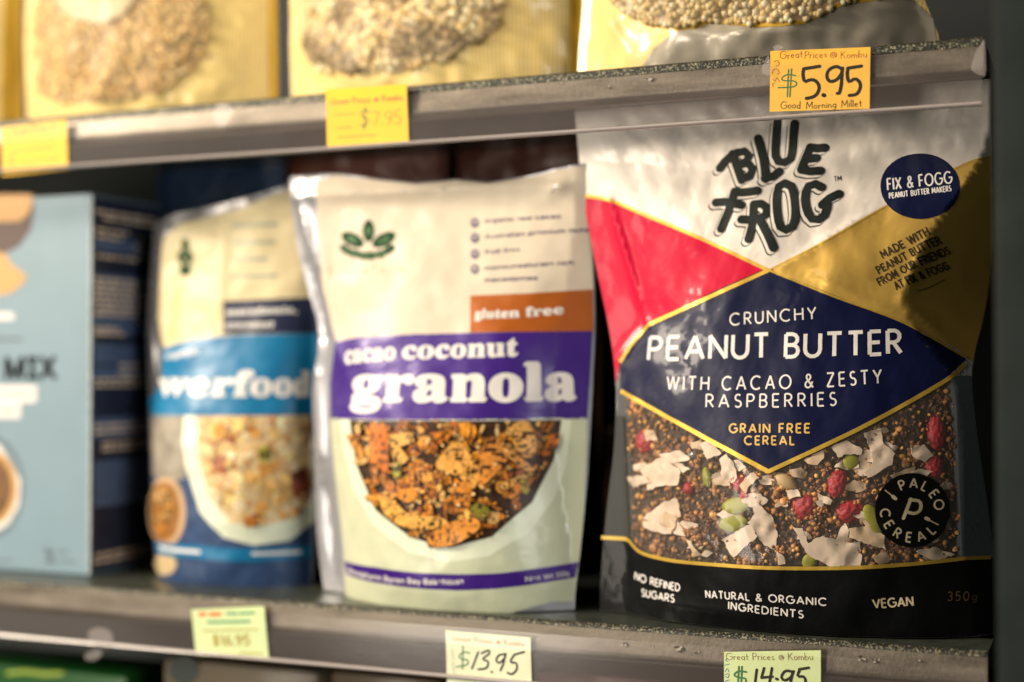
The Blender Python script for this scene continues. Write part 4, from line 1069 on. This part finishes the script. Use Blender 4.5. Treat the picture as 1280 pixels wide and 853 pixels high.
font_text(P, 'Net Wt 350g', [(657, 727), (690, 723), (711, 719)], 6.5, m_wht, L3, 'sans', .01, xh=.54)
P.build('purple_stripe', GP)

# ------------------------------------------------------------------ TEAL POUCH (powerfood)
SF = Surf(.815,
    L=[(190, 200), (188, 300), (180, 400), (181, 480), (185, 520), (188, 600), (192, 680), (197, 740)],
    Rr=[(398, 190), (398, 300), (398, 400), (396, 500), (394, 600), (392, 680), (390, 740)],
    iL=[(206, 200), (204, 300), (200, 400), (202, 480), (190, 530), (192, 600), (196, 680), (200, 740)],
    iR=[(390, 190), (390, 300), (392, 400), (391, 500), (390, 600), (388, 680), (387, 740)],
    B=[('-.01', .026), ('0', .032), ('.02', .036), ('.06', .036), ('.10', .031), ('.15', .020), ('.20', .010), ('.24', .004), ('.28', .001), ('.30', .001)],
    n=2.7, creases=[((285, 265), (290, 420), .0016, .005), ((205, 300), (215, 470), .0028, .006), ((225, 300), (232, 420), -.0016, .006), ((188, 420), (205, 500), .004, .006), ((200, 290), (390, 275), -.002, .006)],
    noise=[(.0009, .05, 24), (.0003, .02, 29)], fin=.3)
c0 = at(290, 700, .815); SFO = np.array([c0[0], .815, 0.0]); SF.o = SFO
SP = empty('muesli_pouch', SFO, 'blurred cream and teal pouch with a printed bowl of pale muesli behind the granola', 'pouch')
m_pewter = foil('pewter_foil', (.17, .17, .18), metal=.5, rough=.35)
m_teal = foil('teal_print', (.003, .165, .35), metal=0, coat=.06); m_navyb = foil('ink_blue_print', (.012, .018, .055), metal=.05)
m_denim = foil('denim_print', (.030, .065, .16), metal=.05, var=.2, vscale=200); m_grey = foil('grey_cloth_print', (.28, .25, .20), metal=.05, var=.3, vscale=70)
m_yel = foil('straw_film', (.66, .56, .33), metal=0, coat=.03, spec=.2)
zL = SF.hit(190, 280)[1]; zR = SF.hit(397, 222)[1]
tops = [(float(SF.xl(np.array(zL))), zL)] + SF.W([(205, 274), (225, 266), (262, 259), (300, 250), (330, 241), (365, 230)]) + [(float(SF.xr(np.array(zR))), zR)]
bag_shell('pouch_body', SF, .0006, tops, m_pewter, SP, m_pewter)
P = Part(SF)
P.px([(204, 300), (222, 281), (262, 271), (300, 261), (330, 249), (365, 236), (397, 226), (397, 418), (300, 422), (206, 436), (198, 400)], m_yel, L1)
for cx, cy, rx, ry in ((232, 307, 5, 9), (227, 322, 5, 9), (237, 322, 5, 9), (232, 338, 8, 8)): P.ell(cx, cy, rx, ry, m_leaf, L2 + cx * 1e-7, 0, 12, None)
P.strokes_px([[(292, 283), (346, 281)], [(292, 304), (342, 303)], [(292, 325), (332, 324)], [(290, 346), (345, 345)]], 4.5, mat('faint_teal_print', (.30, .33, .24), rough=.5), L2)
P.strokes_px([[(222, 362), (216, 420)]], 8, mat('straw_green_print', (.46, .44, .14), rough=.5), L2)
P.build('cream_panel', SP)
P = Part(SF); P.px([(279, 377), (340, 374), (397, 372), (397, 417), (340, 417), (279, 418)], m_navyb, L2)
font_text(P, 'macadamia,', [(283, 394), (372, 391)], 8, m_wht, L3, 'serif', .02); font_text(P, 'coconut', [(283, 410), (343, 409)], 8, m_wht, L3, 'serif', .02)
P.build('ink_blue_box', SP)
P = Part(SF); P.px([(204, 437), (240, 424), (300, 419), (397, 417), (396, 518), (300, 519), (190, 519), (186, 500), (203, 480)], m_teal, L1 + .6e-4)
font_text(P, 'organic', [(208, 449), (250, 442)], 8, m_wht, L2 + 2e-5, 'serif', .015)
font_text(P, 'werfood', [(199, 494), (300, 495), (386, 495)], 31, m_wht, L2 + 2e-5, 'serif', .020)
P.build('teal_band', SP)
P = Part(SF); P.px([(188, 518), (396, 517), (392, 620), (390, 690), (388, 733), (340, 738), (280, 738), (230, 732), (202, 724), (194, 680), (190, 600)], m_denim, L1)
P.px([(189, 519), (240, 519), (236, 560), (232, 598), (210, 604), (190, 590)], m_grey, L1 + .5e-4)
P.px([(231, 520), (388, 519), (393, 560), (392, 652), (362, 676), (318, 682), (280, 672), (250, 640), (234, 590), (229, 550)], m_rim, L2)
bowl2 = [(247, 520), (387, 519), (391, 560), (391, 622), (370, 648), (330, 658), (290, 654), (262, 620), (248, 572)]
P.px(bowl2, m_print, L2 + 5e-5, col=(.70, .50, .26))
PALE = [(.88, .62, .30), (.84, .52, .20), (.90, .72, .44), (.78, .36, .07), (.86, .58, .20), (.88, .66, .36), (.50, .15, .04), (.80, .46, .14)]
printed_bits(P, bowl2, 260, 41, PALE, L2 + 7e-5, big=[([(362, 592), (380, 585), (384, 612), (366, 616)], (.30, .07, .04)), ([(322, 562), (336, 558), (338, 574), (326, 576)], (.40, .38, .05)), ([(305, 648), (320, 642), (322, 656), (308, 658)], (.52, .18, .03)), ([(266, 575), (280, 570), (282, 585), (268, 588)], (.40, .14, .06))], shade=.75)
P.ell(209, 640, 24, 44, foil('wood_rim_print', (.50, .34, .20), metal=.05), L2 + 2e-5, 0, 28); 
P.ell(207, 640, 19, 37, m_print, L2 + 6e-5, 0, 28, col=(.30, .13, .03))
printed_bits(P, [(194, 612), (214, 606), (224, 640), (214, 672), (196, 670)], 46, 43, [(.52, .28, .08), (.44, .18, .03), (.60, .36, .14)], L2 + 8e-5)
P.ell(208, 705, 14, 14, foil('straw_dish_print', (.60, .46, .26), metal=.05), L2 + 1e-5, 0, 20)
P.build('printed_bowl', SP)
P = Part(SF); P.px([(198, 674), (240, 681), (300, 686), (389, 682), (388, 697), (300, 702), (240, 697), (199, 689)], m_teal, L3 + 2.4e-4)
P.strokes_px([[(204, 683), (250, 690)], [(316, 692), (374, 690)]], 4, m_wht, L3 + 3.6e-4); P.build('teal_stripe', SP)

# ------------------------------------------------------------------ PALE BLUE BOX
YB = .785
cr_ = at(113, 480, YB); BXR = cr_[0]; BXT = .2615
BO = np.array([BXR - .09, YB, 0.0])
m_blue = mat('pale_blue_card', (.19, .285, .345), rough=.5, var=.04, vscale=30); m_side = mat('navy_card', (.018, .024, .05), rough=.55, var=.3, vscale=120)
BX = empty('cake_mix_box', BO, 'pale blue carton reading MIX in black with a dark printed side, at the left end', 'box')
b = MB(); b.box((BXR - .20, YB, .0005), (BXR, YB + .080, BXT), bev=.0012); b.build('carton', m_blue, BX, BO)
FS = Surf(YB, origin=BO); P = Part(FS)
m_tanp = mat('caramel_print', (.56, .31, .10), rough=.5); m_choc = mat('chocolate_print', (.060, .025, .016), rough=.5); m_wp = mat('white_card_print', (.74, .70, .66), rough=.5)
P.px([(-60, 243), (41, 243), (40, 258), (34, 270), (24, 277), (-60, 280)], m_tanp, 3e-4)
P.px([(-60, 276), (24, 276), (36, 262), (41, 244), (43, 262), (38, 288), (24, 308), (6, 317), (-60, 320)], m_choc, 2e-4)
P.px([(-60, 318), (6, 316), (14, 330), (34, 345), (26, 358), (10, 368), (-60, 376)], m_tanp, 2.5e-4)
P.px([(-30, 390), (17, 391), (18, 400), (-30, 401)], m_wp, 2e-4)
P.strokes_px([[(-10, 424), (26, 424)]], 4, mat('slate_print', (.10, .14, .17), rough=.5), 2e-4)
bm_ = None
font_text(P, 'MIX', [(7, 474), (70, 473)], 38, m_black, 2e-4, 'sans', .035, xh=.73, space=1.06)
P.px([(-30, 482), (46, 482), (46, 503), (26, 504), (26, 523), (-30, 523)], m_wp, 2e-4)
P.strokes_px([[(0, 493), (40, 493)], [(0, 513), (20, 513)]], 3, mat('taupe_print', (.42, .38, .34), rough=.5), 4e-4)
for i in range(40):
    a = R(-90 + 180 * i / 39); cx, cy = -14 + 42 * math.cos(a), 610 - 62 * math.sin(a)
    P.strokes_px([[(cx - 2 * math.cos(a), cy + 2 * math.sin(a)), (cx + 2 * math.cos(a), cy - 2 * math.sin(a))]], 3.4, mat('grey_blue_print', (.12, .17, .20), rough=.5), 1.6e-4 + i * 1e-6)
P.px([(-60, 540), (0, 556), (14, 580), (26, 600), (24, 632), (10, 656), (-10, 668), (-60, 670)], m_wp, 2.4e-4)
P.ell(-14, 610, 36, 48, m_tanp, 3e-4); P.ell(-16, 610, 31, 42, mat('batter_print', (.16, .075, .02), rough=.5, var=.4, vscale=200), 4e-4)
P.strokes_px([[(58, 686), (64, 698)], [(58, 692), (66, 690)], [(58, 702), (68, 702)]], 5, mat('slate_print', (.10, .14, .17), rough=.5), 2e-4)
P.strokes_px([[(74, 690), (84, 690)], [(74, 701), (95, 703)], [(-20, 700), (14, 701)]], 2.5, mat('slate_print', (.10, .14, .17), rough=.5), 2e-4)
P.build('front_print', BX)
b = MB(); b.box((BXR - .0010, YB - .0003, .002), (BXR + .0003, YB + .0010, BXT - .001)); b.build('worn_edge', mat('rubbed_card', (.46, .50, .50), rough=.7, var=.3, vscale=300), BX, BO)
# printed side: thin card panel proud of the carton with rows of small type
sd = bmesh.new(); mats_s = [m_side, mat('type_tan', (.80, .62, .46), rough=.6), mat('denim_card', (.085, .13, .24), rough=.6, var=.35, vscale=300), m_back]
def sq(y0, y1, z0, z1, off, mi_):
    x = BXR + off
    f = sd.faces.new([sd.verts.new(Vector((x, y, z)) - Vector(BO)) for y, z in ((YB + y0, z0), (YB + y1, z0), (YB + y1, z1), (YB + y0, z1))]); f.material_index = mi_
sq(.0015, .0785, .002, .260, 2.0e-4, 0)
zz_ = lambda py, d=1.01: CAM_Z + (462 - py) / FPX * d
for (pa, pb) in ((300, 318), (345, 420), (458, 475), (430, 455), (520, 545), (572, 628)): sq(.004, .072, zz_(pb), zz_(pa), 3.0e-4, 2)
rs = random.Random(5)
for py, y0, y1 in ((270, .004, .07), (277, .012, .07), (292, .004, .04), (300, .006, .036), (296, .05, .066), (308, .046, .066), (318, .05, .07), (324, .006, .05), (352, .004, .068), (359, .004, .05), (366, .004, .066), (373, .004, .068), (380, .004, .062), (387, .006, .066), (394, .004, .05), (402, .05, .07), (412, .004, .03), (418, .004, .036),
                  (456, .03, .07), (466, .03, .07), (474, .004, .066), (481, .004, .07), (530, .004, .07), (538, .004, .072), (552, .012, .07), (559, .012, .064), (686, .006, .066), (694, .004, .066)):
    y = y0
    while y < y1 - .002:
        L = rs.uniform(.004, .014); sq(y, min(y + L, y1), zz_(py + 2.0), zz_(py - 2.0), 4.0e-4, 1); y += L + .0018
bmesh.ops.recalc_face_normals(sd, faces=sd.faces[:])
me = bpy.data.meshes.new('side_print'); sd.to_mesh(me); sd.free()
for m in mats_s: me.materials.append(m)
link_mesh('side_print', me, BX)

# ------------------------------------------------------------------ second row, deep in the shelf
def plain_pouch(name, Yp, px0, px1, top_py, zb, cols, label, split=.8, group=None, top_wave=2.0, B=.03):
    """a pouch seen only in slivers: foil body and a coloured header"""
    mid = (px0 + px1) / 2
    s = Surf(Yp, L=[(px0 + 2, top_py), (px0, 460), (px0 + 4, 720)], Rr=[(px1 - 2, top_py), (px1, 460), (px1 - 4, 720)], iL=[(px0 + 14, top_py), (px0 + 12, 460), (px0 + 10, 720)], iR=[(px1 - 14, top_py), (px1 - 12, 460), (px1 - 10, 720)],
             B=[(str(zb), B), (str(zb + .05), B), (str(zb + .15), B * .6), (str(zb + .25), .002), (str(zb + .4), .001)], n=2.6, noise=[(.001, .05, int(px0) % 50 + 3), (.0003, .02, int(px1) % 50)], fin=.2)
    c = at(mid, 460, Yp); s.o = np.array([c[0], Yp, zb])
    root = empty(name, s.o, label, 'pouch', group)
    zt = s.hit(mid, top_py)[1]
    t = [(float(s.xl(np.array(zt))), zt)] + [(x, zt + .0012 * math.sin(i * 2.1)) for i, x in enumerate(np.linspace(float(s.xl(np.array(zt))), float(s.xr(np.array(zt))), 8)[1:-1])] + [(float(s.xr(np.array(zt))), zt)]
    bag_shell('pouch_body', s, zb + .0005, t, cols[0], root, cols[0])
    P = Part(s); z0 = zb + (zt - zb) * split
    P.poly(s.edgeL(z0, zt - .004, 6) + s.edgeR(zt - .004, z0, 6), cols[1], 2e-4); P.build('header_panel', root)
    return root
m_dblue = foil('deep_blue_foil', (.006, .035, .10)); m_rust = foil('rust_brown_foil', (.13, .028, .010)); m_umber = foil('umber_foil', (.035, .020, .012), rough=.8, coat=0, spec=.08, metal=0); m_kraft = foil('kraft_film', (.16, .10, .055), rough=.8, coat=0, spec=.08, metal=0)
plain_pouch('blue_pouch', .925, 196, 356, 196, 0, (m_pewter, m_dblue), 'deep blue pouch standing in the dark behind the teal muesli pouch', .86)
plain_pouch('brown_pouch', .915, 360, 560, 190, 0, (m_umber, m_rust), 'rust brown topped pouch behind the left half of the granola pouch', .80)
plain_pouch('brown_pouch', .925, 566, 752, 176, 0, (m_umber, m_rust), 'rust brown topped pouch behind the right half of the granola pouch', .80)
plain_pouch('kraft_pouch', .955, 752, 800, 330, 0, (m_umber, m_kraft), 'narrow brown pouch in the gap between granola and the big foil pouch', .45)

# ------------------------------------------------------------------ grain bags on the upper deck
m_bagf = foil('bag_cream_film', (.82, .62, .24), metal=.0, rough=.45)
def stripe_mat(name, c1, c2, freq):
    m = bpy.data.materials.new(name); m.use_nodes = True; n = m.node_tree.nodes; l = m.node_tree.links; b = n['Principled BSDF']
    tcn = n.new('ShaderNodeTexCoord'); sp = n.new('ShaderNodeSeparateXYZ'); l.new(tcn.outputs['Object'], sp.inputs[0])
    mu = n.new('ShaderNodeMath'); mu.operation = 'MULTIPLY'; mu.inputs[1].default_value = freq; l.new(sp.outputs['X'], mu.inputs[0])
    si = n.new('ShaderNodeMath'); si.operation = 'SINE'; l.new(mu.outputs[0], si.inputs[0])
    r = n.new('ShaderNodeMapRange'); r.inputs['From Min'].default_value = .1; r.inputs['From Max'].default_value = .6; l.new(si.outputs[0], r.inputs['Value'])
    mx = n.new('ShaderNodeMix'); mx.data_type = 'RGBA'; l.new(r.outputs[0], mx.inputs['Factor']); mx.inputs['A'].default_value = (*c1, 1); mx.inputs['B'].default_value = (*c2, 1)
    l.new(mx.outputs['Result'], b.inputs['Base Color']); b.inputs['Roughness'].default_value = .4; b.inputs['Coat Weight'].default_value = .3
    return m
m_stripe = stripe_mat('striped_film', (.86, .68, .33), (.74, .50, .07), 2800)
m_yedge = foil('ochre_film', (.50, .30, .02), metal=.0)
m_grains = mat('grain', (.6, .45, .2), rough=.5, var=.12, vscale=400, vcol=True)
m_bagclear = clear_mat('bag_window_film', haze=.10, hazecol=(.90, .76, .50), rough=.35, gloss=.15, bump=.2, bscale=90, bdist=.0008)
def grain_bag(label, Yp, Lc, Rc, iLc, iRc, window, kind, seed, bulge=.04, creases=(), noise=.0018):
    Lc = Lc + [(Lc[-1][0], -420)]; Rc = Rc + [(Rc[-1][0], -420)]; iLc = iLc + [(iLc[-1][0], -420)]; iRc = iRc + [(iRc[-1][0], -420)]
    z0 = Z1 + .0008
    mixp = lambda A, B: [(.72 * a[0] + .28 * b[0], a[1]) for a, b in zip(A, B)]      # the film rounds over close to the side seams
    iLc, iRc = mixp(Lc, iLc), mixp(Rc, iRc)
    s = Surf(Yp, L=Lc, Rr=Rc, iL=iLc, iR=iRc, B=[(str(z0 - .01), bulge * .55), (str(z0), bulge * .7), (str(z0 + .02), bulge * .95), (str(z0 + .05), bulge), (str(z0 + .10), bulge * .8), (str(z0 + .17), bulge * .2), (str(z0 + .21), .001), (str(z0 + .4), .001)], n=2.1,
             noise=[(noise, .05, seed), (noise * .3, .018, seed + 1)], fin=.3, creases=creases)
    c = .5 * (at(*Lc[0], Yp) + at(*Rc[0], Yp)); s.o = np.array([c[0], Yp, z0])
    root = empty('grain_bag', s.o, label, 'bag', 'bags of grain on the upper shelf')
    zt = z0 + .215
    _, outl = bag_shell('bag_body', s, z0, [(float(s.xl(np.array(zt))), zt), (float(s.xr(np.array(zt))), zt)], m_stripe if kind != 'plain' else m_bagf, root, m_bagf, back=.4)
    if window:
        wz = s.W(window); top = zt - .045
        wpoly = wz + [(wz[-1][0], top), (wz[0][0], top)]
        P = Part(s); P.poly(wpoly, mat('grain_bed', (.38, .24, .09), rough=.6, var=.4, vscale=300), .0004, .004); fill = P.build('grain_window', root)
        if kind == 'millet':
            P = Part(s); P.stroke(np.array(resample(wz, .002)), .0026, m_yedge, .0009, False); P.build('window_border', root)
        r = np.random.RandomState(seed); lo = [p for p in wpoly]
        vis = [(x, z) for x, z in scatter(wpoly, {'millet': 2800, 'oats': 2600, 'muesli': 2600}[kind], seed) if z < z0 + .10]
        A = np.array(vis); Pp, Nn = s.pos(A[:, 0], A[:, 1], 0); it = []
        for i in range(len(vis)):
            if kind == 'millet':
                s_ = r.uniform(.0019, .0027); S = np.eye(3) * s_; col = np.array([(.66, .52, .26), (.70, .58, .34), (.58, .42, .17), (.72, .63, .42), (.50, .34, .12)][r.randint(5)]) * r.uniform(.75, 1.1); M = S; hgt = r.uniform(.0006, .0022)
            elif kind == 'oats':
                s_ = r.uniform(.002, .0036); M = rand_rot(r) @ np.diag([s_, s_ * .7, s_ * .3]); col = np.array([(.82, .54, .18), (.86, .60, .24), (.76, .46, .13), (.88, .68, .32)][r.randint(4)]) * r.uniform(.75, 1.15); hgt = r.uniform(.0006, .0022)
            else:
                s_ = r.uniform(.0022, .0045); M = rand_rot(r) @ np.diag([s_, s_ * .75, s_ * .35]); fx = s.nrm(A[i:i + 1, 0], A[i:i + 1, 1])
                dark = wnoise(A[i, 0], A[i, 1], 77, .05) > .15
                col = np.array([(.34, .23, .10), (.46, .33, .15), (.26, .17, .07)][r.randint(3)] if dark else [(.86, .70, .40), (.84, .64, .30), (.90, .78, .50), (.78, .55, .20)][r.randint(4)]) * r.uniform(.8, 1.15); hgt = r.uniform(.0006, .0025)
            it.append((Pp[i] + Nn[i] * hgt, M, np.clip(col, 0, .9)))
        o = blobs('grain', it, m_grains, fill, ICO1, .12 if kind == 'millet' else .3, seed); o['kind'] = 'stuff'
        V, F = poly_tris(wpoly, .004)
        P = Part(s); P.flat2d(V, F, m_bagclear, .0048); P.build('window_film', root)
    return s, root
s4, b4 = grain_bag('bag of round pale millet above the orange 5.95 ticket', .815, [(722, 90), (722, 68), (728, 0)], [(1176, 60), (1168, 20), (1150, 0)], [(752, 90), (770, 60), (775, 0)], [(1120, 60), (1110, 20), (1110, 0)],
    [(762, -4), (779, 15), (806, 28), (848, 37), (872, 34), (890, 26), (940, 33), (975, 31), (1004, 28), (1028, 15), (1060, 3), (1140, -3)], 'millet', 61, noise=.0024, creases=[((760, 10), (800, 75), .004, .006), ((880, 40), (960, 45), -.005, .006), ((1040, 30), (1150, 12), .004, .006), ((900, 62), (1100, 50), .003, .005)])
s3, b3 = grain_bag('bag of mixed muesli flakes above the middle yellow ticket', .835, [(364, 130), (362, 60), (362, 0)], [(730, 110), (730, 60), (728, 0)], [(384, 130), (382, 60), (380, 0)], [(706, 110), (706, 60), (704, 0)],
    [(378, -4), (378, 40), (386, 72), (402, 88), (440, 92), (500, 90), (560, 74), (610, 48), (632, 10), (636, -4)], 'muesli', 71)
s2, b2 = grain_bag('bag of tan rolled oats with a cream round label on the upper shelf', .835, [(34, 160), (30, 60), (32, 0)], [(346, 130), (346, 60), (344, 0)], [(52, 160), (48, 60), (50, 0)], [(318, 130), (318, 60), (316, 0)],
    [(48, -4), (42, 60), (52, 118), (80, 130), (140, 128), (200, 116), (240, 90), (262, 50), (262, 10), (250, -4)], 'oats', 81)
P = Part(s2); q = [(126 + 52 * math.cos(R(a)), -22 + 54 * math.sin(R(a))) for a in range(0, 360, 10)]; P.px(q, foil('cream_label', (.60, .48, .29), metal=0, coat=.02, spec=.2), .0056, .004); P.build('round_label', b2)
for s_, b_, pts in ((s3, b3, [(712, -60), (729, -60), (731, 110), (714, 112)]), (s2, b2, [(335, -60), (346, -60), (347, 130), (337, 132)])):
    P = Part(s_); P.px(pts, m_yedge, .0004, .004); P.build('ochre_edge', b_)
s1, b1 = grain_bag('yellow edge of a bag cut off by the left end of the upper shelf', .84, [(-190, 170), (-190, 60), (-190, 0)], [(28, 160), (27, 60), (26, 0)], [(-170, 170), (-170, 60), (-170, 0)], [(12, 160), (12, 60), (12, 0)], None, 'plain', 91)
P = Part(s1); P.px([(8, -60), (27, -60), (28, 160), (4, 165)], m_yedge, .0004, .004); P.build('ochre_edge', b1)

# the clear, slumped lower part of the millet bag
P = Part(s4); P.px([(846, 40), (872, 37), (890, 29), (940, 36), (975, 34), (1004, 31), (1028, 18), (1060, 6), (1140, 0), (1166, 24), (1172, 60), (1050, 80), (800, 90), (818, 60)], foil('smoky_clear_film', (.40, .36, .29), rough=.3, coat=.4, metal=.2, coat_rough=.08), .0006, .003); P.build('clear_base', b4)

# ------------------------------------------------------------------ row of packets under the lower rail
def packet(name, px0, px1, top_py, Yp, m, label, depth=.06, panel=None):
    a = at(px0, top_py, Yp); b_ = at(px1, top_py, Yp); zt = a[2]; o3 = np.array([(a[0] + b_[0]) / 2, Yp, -.365])
    root = empty(name, o3, label, 'packet')
    bb = MB(); bb.box((a[0], Yp, -.365), (b_[0], Yp + depth, zt), bev=.006); bb.build('packet_body', m, root, o3, smooth=True)
    s = Surf(Yp, origin=o3); P = Part(s)
    if panel: panel(P); P.build('front_print', root)
    else:
        zz0 = zt - .02; P.poly([(a[0] + .007, zz0 - .06), (b_[0] - .007, zz0 - .06), (b_[0] - .007, zz0), (a[0] + .007, zz0)], m_kraft, 2e-4, None); P.build('front_print', root)
m_grn = foil('leaf_green_film', (.006, .075, .010)); m_lime = mat('lime_print', (.34, .46, .05), rough=.5)
def green_panel(P):
    P.strokes_px([[(10, 842), (30, 840), (50, 842)], [(52, 843), (78, 842)]], 5, m_lime, 2e-4)
packet('green_packet', -120, 158, 818, .80, m_grn, 'bright green packet with pale lettering under the left end of the lower rail', panel=green_panel)
def kraft_panel(P):
    P.ell(230, 838, 19, 18, mat('dark_seal_print', (.02, .03, .025), rough=.5), 2e-4)
packet('kraft_packet', 202, 400, 822, .79, foil('olive_kraft', (.09, .07, .04), rough=.5), 'olive kraft packet with a round dark seal under the pale 16.95 ticket', panel=kraft_panel)
packet('tan_packet', 410, 552, 838, .80, foil('tan_card', (.13, .09, .05)), 'tan packet under the lower rail beside the cream 13.95 ticket')
packet('maroon_packet', 668, 900, 836, .79, foil('maroon_card', (.10, .022, .016)), 'maroon packet under the lower rail between the handwritten green tickets')
